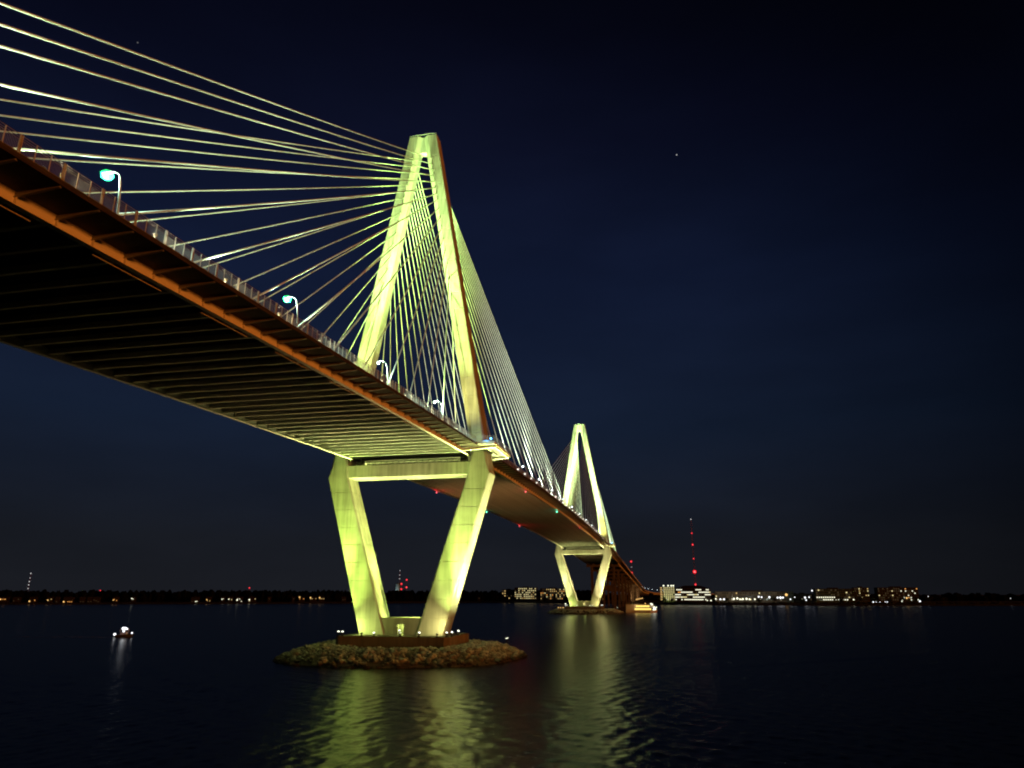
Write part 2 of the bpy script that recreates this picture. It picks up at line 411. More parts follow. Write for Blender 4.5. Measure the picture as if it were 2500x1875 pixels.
CAB_Z = [165+4.5-2.5*i for i in range(8)]
z_ = CAB_Z[-1]
for i in range(8): z_ -= 3.55+.27*i; CAB_Z.append(z_)          # 16 anchors, top one first
BACK = [-203, -198, -193, -184, -170.5, -156.8, -143, -129, -115.2, -101.4, -87.6, -73.8, -60, -46.2, -32.4, -18.6]
MAIN = [226.5, 212.6, 198.7, 184.9, 171, 157.1, 143.2, 129.3, 115.5, 101.6, 87.7, 73.9, 60, 46.2, 32.4, 18.6]

def cable(a, b):
    a, b = Vector(a), Vector(b); n = 10; sag = .003*(b-a).length*.9; pts = []
    for i in range(n+1):
        t = i/n; p = a.lerp(b, t); p.z -= 4*sag*t*(1-t); pts.append(p)
    return pts

YEL = (.77, 1.0, .21); LIM = (.66, 1.0, .15); HOT = (.93, 1.0, .34)
def build_tower(y0, flip, label):
    """flip = -1 turns the span order round for the far tower"""
    t = thing('bridge_tower', label, 'bridge tower', (0, y0, 0))
    c = MB()
    c.prism([(-17.3, -10.0), (-15.9, -11.4), (15.9, -11.4), (17.3, -10.0), (17.3, 10.0), (15.9, 11.4), (-15.9, 11.4), (-17.3, 10.0)], 'z', 2.9, ZB)
    c.obj('pile_cap', M['cap'], t)
    for s in (-1, 1):
        lower_leg(s).obj('lower_leg', M['concrete'], t)
        upper_leg(s).obj('upper_leg', M['concrete'], t)
    # crown joining the two legs
    cs = []
    for z in (ZCR, 176.0, H):
        xo, d = xo_up(z), d_up(z); xi = max(xo-5.1, .15); xd = xo-3.55; ch, ri = .25, 1.25
        half = [(xo, -d+ch), (xo-ch, -d), (xd, -d), (xi, -d+ri)]
        front = [(-x, y) for x, y in half]+half[::-1]
        cs.append([(x, y, z) for x, y in front]+[(x, -y, z) for x, y in front[::-1]])
    MB().loft(cs).obj('crown', M['concrete'], t)
    rl = MB()
    for q in ((-DT, ), (DT, )):
        rl.tube([(-AT+.2, q[0], H+.55), (AT-.2, q[0], H+.55)], .06, 5)
        for i in range(8): rl.tube([(-AT+.2+i*(2*AT-.4)/7, q[0], H), (-AT+.2+i*(2*AT-.4)/7, q[0], H+.55)], .05, 5)
    rl.obj('roof_railing', M['steel'], t)
    # cross beam under the deck
    xb = 20.25
    MB().loft([[(x, -DK+.35, 53.55), (x, DK-.35, 53.55), (x, DK-.35, 57.35), (x, -DK+.35, 57.35)] for x in (-xb, -xb+3, xb-3, xb)]).obj('cross_beam', M['concrete'], t)
    for x in (-17.5, 17.5): MB().mm(x-1, x+1, -1, 1, 57.35, 59.6).obj('bearing', M['dark'], t)
    ft = MB()                                             # little inspection walk on top of the beam
    for z in (57.5, 58.45): ft.tube([(-17, -3.3, z), (19, -3.3, z)], .07, 5)
    for i in range(36):
        ft.tube([(-17+i, -3.3, 57.35), (-16+i, -3.3, 58.45) if i % 2 else (-17+i, -3.3, 58.45)], .05, 4)
    ft.obj('inspection_rail', M['dark'], t)
    # wall between the legs with its doorway
    wl = MB()
    for ysg in (-1, 1):
        y_a, y_b = ysg*(DB-.3), ysg*(DB-1.1)
        xa = lambda z: BO-8.2+(W-BO-(6.9-8.2))*(z-ZB)/(ZK-ZB)+.35
        if ysg < 0:
            for x0a, x0b, x1 in ((-xa(ZB), -xa(11.1), -.95), (xa(ZB), xa(11.1), .95)):
                wl.prism([(x0a, ZB-.3), (x1, ZB-.3), (x1, 9.4), (x1, 11.1), (x0b, 11.1)], 'y', y_a, y_b)
            wl.mm(-.95, .95, y_a, y_b, 9.3, 11.1)
        else:
            wl.prism([(-xa(ZB), ZB-.3), (xa(ZB), ZB-.3), (xa(11.1), 11.1), (-xa(11.1), 11.1)], 'y', y_b, y_a)
    wl.obj('base_wall', M['cap'], t)
    st = MB()                                             # service ladder on the inner face of the left leg
    lx = lambda z: -(BO-8.2+(W-BO+1.3)*(z-ZB)/(ZK-ZB))
    for q in (-.35, .35): st.tube([(lx(6.5)+.5, 1.2+q, 6.5), (lx(19)+.5, 1.2+q, 19)], .09, 5)
    for i in range(24):
        z = 7+i*.5; st.tube([(lx(z)+.5, .85, z), (lx(z)+.5, 1.55, z)], .05, 4)
    st.obj('ladder', M['dark'], t)
    # stay cables and their anchor collars
    for s in (-1, 1):
        for i, z in enumerate(CAB_Z):
            xd = s*(xo_up(z)-3.5); d = d_up(z)
            for sgn, yy in ((-1, BACK[i]), (1, MAIN[i])):
                yl = yy if flip > 0 else -(-yy)
                ys = yl*flip
                fs = sgn*flip
                a = (s*CP, ys, zg(y0+ys)+1.75); b = (xd, fs*(d-.25), z)
                pts = cable(a, b)
                MB().tube(pts, .148, 8).obj('stay_cable', M['cable'], t, True)
                dirv = (Vector(pts[-2])-Vector(pts[-1])).normalized(); p1 = Vector(b)
                MB().tube([p1, p1+dirv*.7], [.28, .22], 8).obj('cable_anchor', M['concrete'], t)
    return t

near_tower = build_tower(0.0, 1, 'near concrete diamond tower of the cable-stayed bridge on its rock island, floodlit lime yellow')
far_tower = build_tower(471.0, -1, 'smaller far diamond tower of the bridge beyond the main span, floodlit yellow')

# ------------------------------------------------------------------ floodlights
ORD = ['first', 'second', 'third', 'fourth', 'fifth', 'sixth', 'seventh', 'eighth', 'ninth', 'tenth', 'eleventh', 'twelfth', 'thirteenth', 'fourteenth', 'fifteenth',
       'sixteenth', 'seventeenth', 'eighteenth', 'nineteenth', 'twentieth', 'twenty-first', 'twenty-second', 'twenty-third', 'twenty-fourth', 'twenty-fifth', 'twenty-sixth', 'twenty-seventh', 'twenty-eighth']
def floodlight(loc, aim, power, col, ang, label, group, blend=.7, size=1.0):
    f = thing('floodlight', label, 'floodlight', loc, 0, group)
    d = (Vector(aim)-Vector(loc)); d.normalize()
    b = MB(); b.mm(-.3, .3, -.3, .3, 0, .25).tube([(0, 0, .2), (0, 0, .55)], .08, 6); b.obj('base', M['dark'], f)
    hd = MB(); p0 = Vector((0, 0, .75)); hd.tube([p0-d*.3, p0+d*.25], [.22*size, .42*size], 10); hd.obj('housing', M['dark'], f)
    if 'pile cap' in label and not any(q in label for q in ('hidden', 'rocks', 'amber', 'small', 'tilted')):
        MB().ball(p0+d*.34, .34*size, 10, 6).obj('lens', M['l_glare'], f, True)
    else:
        MB().tube([p0+d*.22, p0+d*.27], [.38*size, .38*size], 12).obj('lens', M['l_flood'], f)
    spot(f, 'flood_lamp', p0+d*.85*size, Vector(aim)-Vector(loc), power, col, ang, blend)
    return f
gC = 'floodlights on the near pile cap'; gF = 'floodlights on the far pile cap'; gD = 'floodlights on the deck beside the towers'
def cap_lights(y0, warm, which, grp, k=1.0):
    w2 = (1.0, .90, .38) if warm else YEL
    l2 = (.95, 1, .36) if warm else LIM
    z = ZB
    floodlight((-16.4, y0-10.6, z), (-20.1, y0-3.9, 42.3), 100000*k, l2, 94, f'outer of the left pair of floodlights on the {which} pile cap', grp, 1.0)
    floodlight((-14.9, y0-11.0, z), (-25.2, y0-3.9, 59.2), 640000*k, l2, 38, f'inner of the left pair of floodlights on the {which} pile cap', grp, 1.0)
    floodlight((-9.0, y0-11.0, z), (-20.5, y0-3.9, 43.7), 160000*k, l2, 40, f'small floodlight before the left leg of the {which} pile cap', grp, 1.0)
    floodlight((-16.2, y0-9.0, z), (-10.4, y0-3.9, 10.2), 19000*k, YEL, 106, f'small low floodlight at the front left corner of the {which} pile cap', grp, 1.0)
    floodlight((16.2, y0-9.8, z), (20.1, y0-3.9, 42.3), 90000*k, w2, 94, f'front one of the right row of floodlights on the {which} pile cap', grp, 1.0)
    floodlight((13.8, y0-11.0, z), (25.2, y0-3.9, 59.2), 560000*k, w2 if warm else l2, 38, f'small floodlight at the front right corner of the {which} pile cap', grp, 1.0)
    floodlight((8.4, y0-11.0, z), (20.5, y0-3.9, 43.7), 140000*k, w2 if warm else l2, 40, f'single floodlight in front of the right leg on the {which} pile cap', grp, 1.0)
    floodlight((16.0, y0-8.4, z), (10.4, y0-3.9, 10.2), 12000*k, (1, .92, .30), 106, f'small low floodlight at the front right edge of the {which} pile cap', grp, 1.0)
    floodlight((4.2, y0+.4, z), (-11.7, y0, 26.7), 56000*k, w2, 136, f'hidden low floodlight between the leg walls on the {which} pile cap', grp, 1.0)
    floodlight((3.4, y0+.4, z), (-18.8, y0, 49), 680000*k, w2, 35, f'hidden steep floodlight between the leg walls on the {which} pile cap', grp, 1.0)
    fd = floodlight((-1.3, y0-.6, z), (-12.9, y0, 30.6), 160000*k, w2, 27, f'floodlight glowing behind the doorway on the {which} pile cap', grp, 1.0)
    point(fd, 'door_glow', (1.2, .8, 1.4), 140 if warm else 900, YEL, .3)
    floodlight((29.5, y0+10, 4.0), (19.6, y0, 29), 230000*k, HOT, 84, f'added wide floodlight set among the rocks right of the {which} pile cap', grp, 1.0)  # pair on the rocks added to brighten the right leg's outer face
    floodlight((29.5, y0+8.6, 4.0), (26.5, y0, 51.5), 720000*k, HOT, 38, f'added steep floodlight set among the rocks right of the {which} pile cap', grp, 1.0)
    floodlight((16.7, y0-6.5, z), (29, y0, 60.2), 560000*k, HOT, 41, f'middle one of the right row of floodlights on the {which} pile cap', grp, 1.0)
    floodlight((16.6, y0+.5, z), (28, y0+2, 61), 500000*k, HOT, 36, f'back one of the right row of floodlights on the {which} pile cap', grp)
    floodlight((2.5, y0-10.2, z), (-2, y0-17, 60), 700000*k, (.92, 1, .32), 78, f'floodlight tilted up at the deck from the middle of the {which} pile cap', grp, 1.0)
def span_lights(y0, f, which, grp):  # amber lamps added only to warm the underside of the deck
    z = ZB
    floodlight((-6, y0+f*9.6, z), (-4, y0+f*90, 62), 40000, (1, .62, .22), 54, f'amber floodlight on the left of the {which} pile cap tilted along the main span', grp, 1.0)
    floodlight((6, y0+f*9.6, z), (4, y0+f*140, 74), 95000, (1, .46, .13), 44, f'amber floodlight on the right of the {which} pile cap tilted along the main span', grp, 1.0)
    floodlight((-5.5, y0-f*10.2, z), (-2, y0-f*62, 68), 90000, (1, .66, .24), 70, f'amber floodlight on the {which} pile cap tilted along the side span', grp, 1.0)
span_lights(0, 1, 'near', gC); span_lights(471, -1, 'far', gF)
cap_lights(0, False, 'near', gC, .60)
cap_lights(471, True, 'far', gF, .62)
for y0, which, kk, cf in ((0, 'near', 1.5, (.64, 1.0, .22)), (471, 'far', 3.4, (.76, 1.0, .42))):
    for s in (-1, 1):
        side = 'left' if s < 0 else 'right'
        x = s*17.0
        floodlight((x, y0-34, zg(y0-34)+2.0), (s*13.5, y0-3, 124), 520000*kk, cf, 58, f'floodlight on the deck before the {side} leg of the {which} tower', gD, 1.0)
        floodlight((s*6, y0-26, zg(y0-26)+2.0), (s*7.5, y0-3, 160), 1400000*kk, (.58, 1, .28), 38, f'floodlight on the roadway aimed at the {side} leg of the {which} tower', gD, 1.0)
        floodlight((s*12, y0-22, zg(y0-22)+2.0), (s*19, y0-3, 92), 75000*kk, (1, .95, .24), 86, f'yellow floodlight on the deck at the foot of the {side} leg of the {which} tower', gD, 1.0)
        floodlight((s*18.4, y0+34, zg(y0+34)+2.0), (s*12, y0+3, 130), 200000*kk, cf, 50, f'floodlight on the deck behind the {side} leg of the {which} tower', gD, .9)
    floodlight((2, y0-8, zg(y0-8)+2.0), (-10.5, y0, 140), 200000*kk, cf, 40, f'floodlight on the median at the foot of the {which} tower', gD, .9)
# added, unseen lamps that brighten the stay cables from the deck
for y0, which in ((0, 'near'), (471, 'far')):
    for f, span in ((-1, 'side'), (1, 'main')):
        fl = f if y0 == 0 else -f
        for s in (-1, 1):
            side = 'left' if s < 0 else 'right'
            for yy, pw, dist in ((48, 90000, 'tower end'), (105, 200000, 'middle'), (165, 60000, 'outer end')):
                y = y0+fl*yy
                floodlight((s*14.5, y, zg(y)+2.0), (s*(17.5 if yy < 150 else 19), y+(fl*14 if yy < 60 else -fl*6), zg(y)+40), pw*.62, (.76, 1, .60) if span == 'side' else (.92, 1, .78), 92 if yy < 60 else 125,
                           f'added cable floodlight at the {dist} of the {which} tower {side} {span} span', 'added floodlights washing the stay cables', .9)
        for k, yy in enumerate((44, 74, 104, 134, 164, 196)):
            y = y0+fl*yy
            floodlight((23.4, y, zg(y)+1.95), (18.5, y+(fl*8 if yy < 40 else -fl*5), zg(y)+40), (18000+yy*70)*(1.8 if span == 'main' else .55 if yy > 150 else 1.35), (.78, 1, .60) if span == 'side' else (.92, 1, .78), 110, f'{ORD[k]} added walkway cable floodlight from the {which} tower along its {span} span', 'added floodlights washing the stay cables', 1.0, .55)

# ------------------------------------------------------------------ bridge deck
YA, YB = -262.0, 669.0
deck = thing('bridge_deck', 'long bridge deck with orange lit edge girder sweeping from upper left to the far tower', 'bridge deck')
def strip(sec, ya, yb, step=8.0):
    n = max(1, int(round((yb-ya)/step)))
    return [[(x, ya+(yb-ya)*i/n, zg(ya+(yb-ya)*i/n)+z) for x, z in sec] for i in range(n+1)]
SOF = 1.40
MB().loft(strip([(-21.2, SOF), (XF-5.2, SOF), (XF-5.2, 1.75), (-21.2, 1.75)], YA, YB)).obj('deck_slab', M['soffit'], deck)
MB().loft(strip([(-20.2, 1.755), (19.0, 1.755), (19.0, 1.81), (-20.2, 1.81)], YA, YB)).obj('road_surface', M['asphalt'], deck)
bar_ = MB()
for x in (-20.6, 19.3): bar_.loft(strip([(x-.25, 1.755), (x+.25, 1.755), (x+.12, 2.75), (x-.12, 2.75)], YA, YB))
bar_.obj('traffic_barrier', M['concrete'], deck)
for s in (-1, 1):
    x = s*G
    MB().loft(strip([(x-.42, 0), (x+.42, 0), (x+.42, .07), (x+.04, .07), (x+.04, SOF-.06), (x+.18, SOF-.06), (x+.18, SOF-.003), (x-.18, SOF-.003), (x-.18, SOF-.06), (x-.04, SOF-.06), (x-.04, .07), (x-.42, .07)], YA, YB)).obj('edge_girder', M['girder'], deck)
# walkway slab, split at the towers where it runs round the legs
def walkway(ya, yb):
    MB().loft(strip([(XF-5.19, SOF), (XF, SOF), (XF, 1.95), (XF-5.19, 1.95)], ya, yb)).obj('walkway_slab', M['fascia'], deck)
walkway(YA, -4.6); walkway(4.6, 466.4); walkway(475.6, YB)
# floor beams, walkway brackets and web stiffeners, one of each per bay
fb = MB(); fb.mm(-G+.06, G-.06, -.03, .03, .52, SOF-.005).mm(-G+.06, G-.06, -.24, .24, .44, .515)
fbm = fb.mesh('floor_beam', M['beam'])
br = MB(); br.prism([(G+.05, .88), (G+.05, SOF-.01), (XF-.15, SOF-.01), (XF-.15, SOF-.12)], 'y', -.04, .04)
br.loft([[(x, -.17, z), (x, .17, z), (x, .17, z+.05), (x, -.17, z+.05)] for x, z in ((G+.05, .82), (XF-.15, SOF-.18))])
brm = br.mesh('walkway_bracket', M['bracket'])
stf = MB(); stf.mm(G+.045, G+.36, -.03, .03, .075, SOF-.065)
stm = stf.mesh('web_stiffener', M['girder'])
BAY = 4.755
bays = [-1.2+BAY*i for i in range(-54, 141)]
for y in bays:
    z = zg(y); sl = (zg(y+1)-zg(y-1))/2; rot = (math.atan(sl), 0, 0)
    if abs(y) > 2 and abs(y-471) > 2: inst('floor_beam', fbm, deck, (0, y, z), rot)
    if abs(y) > 4.5 and abs(y-471) > 4.5: inst('walkway_bracket', brm, deck, (0, y, z), rot)
    inst('web_stiffener', stm, deck, (0, y, z), rot)
# traveller rails hung under the girder, in lengths
for i, y in enumerate(range(-190, -20, 19)):
    MB().loft(strip([(G-1.05, -.16), (G-.9, -.16), (G-.9, -.06), (G-1.05, -.06)], y, y+11)).obj('traveller_rail', M['beam'], deck)
# overlook platforms round the right legs
def overlook(y0):
    z = lambda y: zg(y0+y)
    o = MB()
    zz = zg(y0)
    o.prism([(XF-5.15, -4.62), (XF-5.15, -11.8), (30.2, -11.8), (30.2, 10.4), (24.6, 16.4), (XF-5.15, 16.4), (XF-5.15, 4.62), (26.0, 4.62), (26.0, -4.62)], 'z', zz+1.36, zz+1.97)
    return o, zz
PLAT = []
for y0 in (0, 471):
    o, zz = overlook(y0); po = o.obj('overlook_slab', M['concrete'], deck, loc=(0, y0, 0)); PLAT.append(po)
    MB().mm(XF-.1, 30.26, -11.86, -11.805, zz+1.2, zz+1.95).obj('overlook_fascia', M['girder'], deck, loc=(0, y0, 0))
    MB().mm(30.205, 30.26, -11.80, 10.4, zz+1.2, zz+1.95).obj('overlook_fascia', M['girder'], deck, loc=(0, y0, 0))
    for yy in (-9.0, 9.0):
        b = MB(); b.prism([(G+.06, zz+.05), (G+.06, zz+1.355), (30.0, zz+1.355), (30.0, zz+.75), (25, zz+.4)], 'y', yy-.12, yy+.12)
        b.loft([[(x, yy-.4, q), (x, yy+.4, q), (x, yy+.4, q+.08), (x, yy-.4, q+.08)] for x, q in ((G+.06, zz-.03), (25, zz+.32), (30.0, zz+.67))])
        b.obj('overlook_cantilever', M['girder'], deck, loc=(0, y0, 0))
    b = MB(); b.mm(29.7, 29.95, -8.85, 8.85, zz+.6, zz+1.355).mm(26.9, 27.1, -8.85, 8.85, zz+.7, zz+1.355); b.obj('overlook_edge_beam', M['girder'], deck, loc=(0, y0, 0))
# end diaphragms over the tower beams
for y0 in (0, 471):
    MB().mm(-G+.07, G-.07, y0-2.4, y0-2.15, zg(y0)+.1, zg(y0)+SOF-.01).obj('tower_diaphragm', M['dark'], deck)

# ------------------------------------------------------------------ walkway railing
rail = thing('walkway_railing', 'tall picket railing with pale posts along the outer edge of the bridge walkway', 'railing')
RZ = 1.95
thin = MB().mm(-.045, .045, -.035, .035, 0, 1.85).mesh('post', M['post'])
thick = MB().mm(-.07, .07, -.14, -.06, 0, 1.9).mm(-.07, .07, .06, .14, 0, 1.9).mm(-.06, .06, -.06, .06, 1.2, 1.3).mesh('post', M['post'])
ps = []
y = bays[0]
i = 0
while y < YB:
    if not (-11.8 < y < 16.4) and not (459 < y < 487): ps.append((y, i % 3 == 0))
    y += BAY/3; i += 1
ps.sort(key=lambda q: abs(q[0]+150) if q[0] < -150 else q[0]+150)
rest = MB()
for k, (y, th) in enumerate(ps):
    if k < 280: inst('post', thick if th else thin, rail, (XF-.15, y, zg(y)+RZ))
    else: rest.box((XF-.15, y, zg(y)+RZ+.92), (.12, .16 if th else .1, 1.85))
# posts round the overlooks
for y0 in (0, 471):
    for (xa, ya), (xb, yb) in (((XF-.15, -11.65), (30.05, -11.65)), ((30.05, -11.65), (30.05, 10.3)), ((30.05, 10.3), (24.5, 16.2))):
        n = int(math.hypot(xb-xa, yb-ya)/1.58)
        for i in range(n+1):
            t = i/n; xx, yy = xa+(xb-xa)*t, ya+(yb-ya)*t
            if y0 == 0 and i < n: inst('post', thin, rail, (xx, yy, zg(0)+RZ+.02))
            elif i < n: rest.box((xx, 471+yy, zg(471)+RZ+.94), (.1, .1, 1.85))
        for hh in (.15, .75, 1.35, 1.83):
            MB().bar((xa, y0+ya, zg(y0)+RZ+hh), (xb, y0+yb, zg(y0)+RZ+hh), .05, .05).obj('rail', M['steel'], rail)
rest.obj('far_posts', M['post'], rail, kind='stuff')
for ya, yb in ((YA, -11.65), (16.2, 459.4), (487.2, YB)):
    for hh, sz in ((.14, .05), (1.38, .05), (1.58, .045), (1.83, .06)):
        MB().loft(strip([(XF-.15-sz/2, RZ+hh-sz/2), (XF-.15+sz/2, RZ+hh-sz/2), (XF-.15+sz/2, RZ+hh+sz/2), (XF-.15-sz/2, RZ+hh+sz/2)], ya, yb)).obj('rail', M['picket'], rail)
pk = MB()
y = -205.0
while y < 120:
    if not (-11.7 < y < 16.4): pk.box((XF-.15, y, zg(y)+RZ+.76), (.022, .03, 1.22))
    y += .145 if y < -60 else .29
pk.obj('pickets', M['picket'], rail, kind='stuff')

# ------------------------------------------------------------------ street lamps
def lamp_meshes():
    pts = [(0, 0, 0), (-.10, 0, 2.5), (-.28, 0, 5.0), (-.50, 0, 6.9), (-.72, 0, 7.7), (-1.1, 0, 8.25), (-1.6, 0, 8.5), (-2.1, 0, 8.55)]
    po = MB().tube(pts, [.14, .125, .11, .10, .09, .08, .075, .07], 8)
    po.tube([(0, 0, -.02), (0, 0, .35)], .22, 8)
    hd = MB().loft([[(-2.0, -.15, 8.5), (-2.0, .15, 8.5), (-2.0, .12, 8.68), (-2.0, -.12, 8.68)], [(-2.9, -.22, 8.46), (-2.9, .22, 8.46), (-2.9, .15, 8.66), (-2.9, -.15, 8.66)]])
    return po.mesh('pole', M['pole'], True), hd.mesh('lamp_head', M['pole'])
lm, hm = lamp_meshes()
g_halo = MB().ball((-2.5, 0, 8.22), .68, 16, 9, .85).mesh('lamp_halo', M['halo_green'], True)  # green halo round the lamp, modelled as a glowing shell
g_near = MB().ball((-2.5, -.3, 8.10), .36, 14, 8, .85).mesh('lamp_glass', M['l_lamp'], True)
g_far = MB().ball((-2.5, 0, 8.34), .52, 8, 5, .8).mesh('lamp_glass', M['l_far'], True)
def street_lamp(y, near, label, grp, x=20.9, z=None, lit=0):
    t = thing('street_lamp', label, 'street lamp', (x, y, (zg(y)+1.82) if z is None else z), 0, grp)
    inst('pole', lm, t); inst('lamp_head', hm, t); inst('lamp_glass', g_near if near else g_far, t)
    if near and y < -100: inst('lamp_halo', g_halo, t)
    if lit: point(t, 'lamp_light', (-2.5, 0, 7.75), lit, (.62, 1.0, .80), .35)
    return t
gl = 'street lamps along the bridge deck'
for y, lab in ((-152, 'large curved street lamp with green white glow above the deck at upper left'),
               (-112, 'curved street lamp with green white glow midway between upper left and the near tower'),
               (-72.5, 'curved street lamp beside the foot of the near tower left leg'),
               (-33, 'curved street lamp seen through the cables just before the near tower right leg')):
    street_lamp(y, True, lab, gl, lit=13000)
for i, y in enumerate((90, 131, 173, 214, 255, 296, 337, 378, 420)):
    street_lamp(y, False, f'{ORD[i]} street lamp on the main span past the near tower', gl)
for i, y in enumerate((505, 545, 585, 625, 665)):
    street_lamp(y, False, f'{ORD[i]} street lamp past the far tower on its side span', gl)

# ------------------------------------------------------------------ path lights on the walkway
pl_post = MB().tube([(0, 0, 0), (0, 0, 1.05)], .06, 6).mesh('post', M['post'])
pl_cap = MB().tube([(0, 0, 1.36), (0, 0, 1.44)], [.26, .2], 8).mesh('cap', M['post'])
pl_lit = MB().ball((0, 0, 1.2), .42, 8, 5).mesh('lamp', M['l_path'], True)
pl_dim = MB().ball((0, 0, 1.2), .20, 8, 5).mesh('lamp', M['l_path_dim'], True)
gp = 'low path lights along the walkway railing'
for i, y in enumerate([-175.2, -162, -149, -135.5, -122, -108.6, -95, -82, -68.5, -55, -41.5, -28]):
    t = thing('path_light', f'yellow path light on the walkway, {ORD[i]} from the left edge of the picture', 'path light', (23.5, y, zg(y)+1.96), 0, gp)
    inst('post', pl_post, t); inst('cap', pl_cap, t); inst('lamp', pl_dim, t)
    point(t, 'path_lamp', (-.1, 0, .95), 600, (1, .88, .50), .2)
for i in range(28):
    y = 52+13.4*i
    t = thing('path_light', f'white path light on the main span walkway, {ORD[i]} past the near tower', 'path light', (24.2, y, zg(y)+1.96), 0, gp)
    inst('post', pl_post, t); inst('cap', pl_cap, t); inst('lamp', pl_lit, t)

# ------------------------------------------------------------------ navigation lights under the deck
gn = 'navigation lights under the main span'
def nav(x, y, mat, colr, lab, pw):
    t = thing('navigation_light', lab, 'navigation light', (x, y, zg(y)), 0, gn)
    MB().tube([(0, 0, -.02), (0, 0, -.5)], .06, 6).mm(-.2, .2, -.2, .2, -.55, -.45).obj('bracket', M['dark'], t)
    MB().ball((0, 0, -.85), .32, 8, 5).obj('lens', M[mat], t, True)
    point(t, 'nav_lamp', (0, 0, -1.3), pw, colr, .3)
nav(G, 91, 'l_red', (1, .02, .03), 'red navigation light under the near edge of the main span beside the near tower leg', 220)
nav(-G, 84.5, 'l_red', (1, .02, .03), 'red navigation light under the far edge of the main span, seen between the tower legs', 700)
nav(-G, 174, 'l_green', (.1, 1, .5), 'green navigation light under the far edge at midspan beside the near tower leg', 150)
nav(-G, 265.5, 'l_red', (1, .02, .03), 'red navigation light under the far edge of the main span toward the far tower', 700)
nav(G, 181.5, 'l_green', (.1, 1, .5), 'green navigation light under the near edge at midspan', 220)
nav(G, 286, 'l_red', (1, .02, .03), 'red navigation light under the near edge of the main span toward the far tower', 220)

# blue lamp and cabinet on the overlook
t = thing('emergency_beacon', 'blue lamp glowing on a grey cabinet on the overlook beside the near tower leg', 'beacon', (27.2, -7.6, zg(0)+1.98))
MB().mm(-1.6, .5, -.4, .4, 0, 1.15).mm(-1.65, .55, -.45, .45, 1.15, 1.23).obj('cabinet', M['steel'], t)
MB().tube([(.9, 0, 0), (.9, 0, 1.6)], .06, 6).obj('post', M['steel'], t)
MB().ball((.9, 0, 1.75), .26, 10, 6).obj('lamp', M['l_blue'], t, True)
point(t, 'beacon_light', (-.4, -1.1, 1.3), 130, (.05, .35, 1.0), .25)
t = thing('emergency_beacon', 'small blue lamp on a cabinet on the overlook beside the far tower leg', 'beacon', (27.2, 463.4, zg(471)+1.98))
MB().mm(-1.6, .5, -.4, .4, 0, 1.15).obj('cabinet', M['steel'], t)
MB().tube([(.9, 0, 0), (.9, 0, 1.6)], .06, 6).obj('post', M['steel'], t)
MB().ball((.9, 0, 1.75), .34, 10, 6).obj('lamp', M['l_blue'], t, True)

# ------------------------------------------------------------------ rock islands
def rock_mesh(k):
    rnd = random.Random(100+k); bm = bmesh.new(); bmesh.ops.create_icosphere(bm, subdivisions=1, radius=1.0)
    for v in bm.verts:
        q = rnd.uniform(.62, 1.15); v.co = Vector((v.co.x*q*rnd.uniform(.85, 1.2), v.co.y*q*rnd.uniform(.75, 1.15), v.co.z*q*.72))
    me = bpy.data.meshes.new('rock'); bm.to_mesh(me); bm.free(); me.materials.append(M['rock']); return me
ROCKS = [rock_mesh(k) for k in range(10)]
def island(y0, label, near):
    t = thing('rock_island', label, 'rock island', (0, y0, 0))
    n = 72; secs = []
    ax, ay, px = 35.0, 33.0, 2.6
    def rim(th, k, z, j=0.0):
        c, s = math.cos(th), math.sin(th)
        r = (abs(c)**px+abs(s)**px)**(-1/px)
        wob = 1+.02*math.sin(3*th+1)+.015*math.sin(7*th)
        return (ax*k*r*c*wob, ay*k*r*s*wob, z)
    prof = [(1.02, -1.2), (.985, .15), (.93, 1.3), (.85, 2.3), (.78, 3.0), (.70, 3.2), (.3, 3.2)]
    for k, z in prof: secs.append([rim(2*math.pi*i/n, k, z) for i in range(n)])
    MB().loft(secs).obj('mound', M['mound'], t, True)
    def height(k):
        for (k0, z0), (k1, z1) in zip(prof, prof[1:]):
            if k0 >= k >= k1: return z0+(z1-z0)*(k0-k)/(k0-k1)
        return 3.7
    rnd = random.Random(5 if near else 6); spots = []
    total = 3300 if near else 900
    while len(spots) < total:
        th = rnd.uniform(0, 2*math.pi); k = rnd.uniform(.5, 1.0)
        x, y, _ = rim(th, k, 0)
        if abs(x) < 17.6 and abs(y) < 11.7: continue
        sz = rnd.choice((rnd.uniform(.3, .5), rnd.uniform(.42, .75), rnd.uniform(.6, 1.05))) if near else rnd.uniform(.6, 1.2)
        spots.append((x, y, height(k)+sz*.1+rnd.uniform(-.1, .25), sz, rnd.uniform(0, 6.3), rnd.uniform(-.6, .6), rnd.randrange(10)))
    key = lambda q: q[3]/(Vector((q[0], q[1]+y0, q[2]))-CAM).length*(1.0 if q[1] < 6 else .25)
    spots.sort(key=key, reverse=True)
    lim = 290 if near else 0
    mass = MB()
    for i, (x, y, z, sz, ra, rb, mk) in enumerate(spots):
        if i < lim: inst('rock', ROCKS[mk], t, (x, y, z), (rb, rb*.6, ra), (sz*1.15,)*3)
        else:
            me = ROCKS[mk]; b = len(mass.v); ca, sa = math.cos(ra)*sz, math.sin(ra)*sz
            for v in me.vertices: mass.v.append((x+v.co.x*ca-v.co.y*sa, y+v.co.x*sa+v.co.y*ca, z+v.co.z*sz))
            for p in me.polygons: mass.f.append([b+q for q in p.vertices])
    mass.obj('small_rocks', M['rock'], t, kind='stuff')
    return t
island(0, 'low island of brown boulders round the foot of the near tower', True)
island(471, 'low rock island round the foot of the far tower', False)

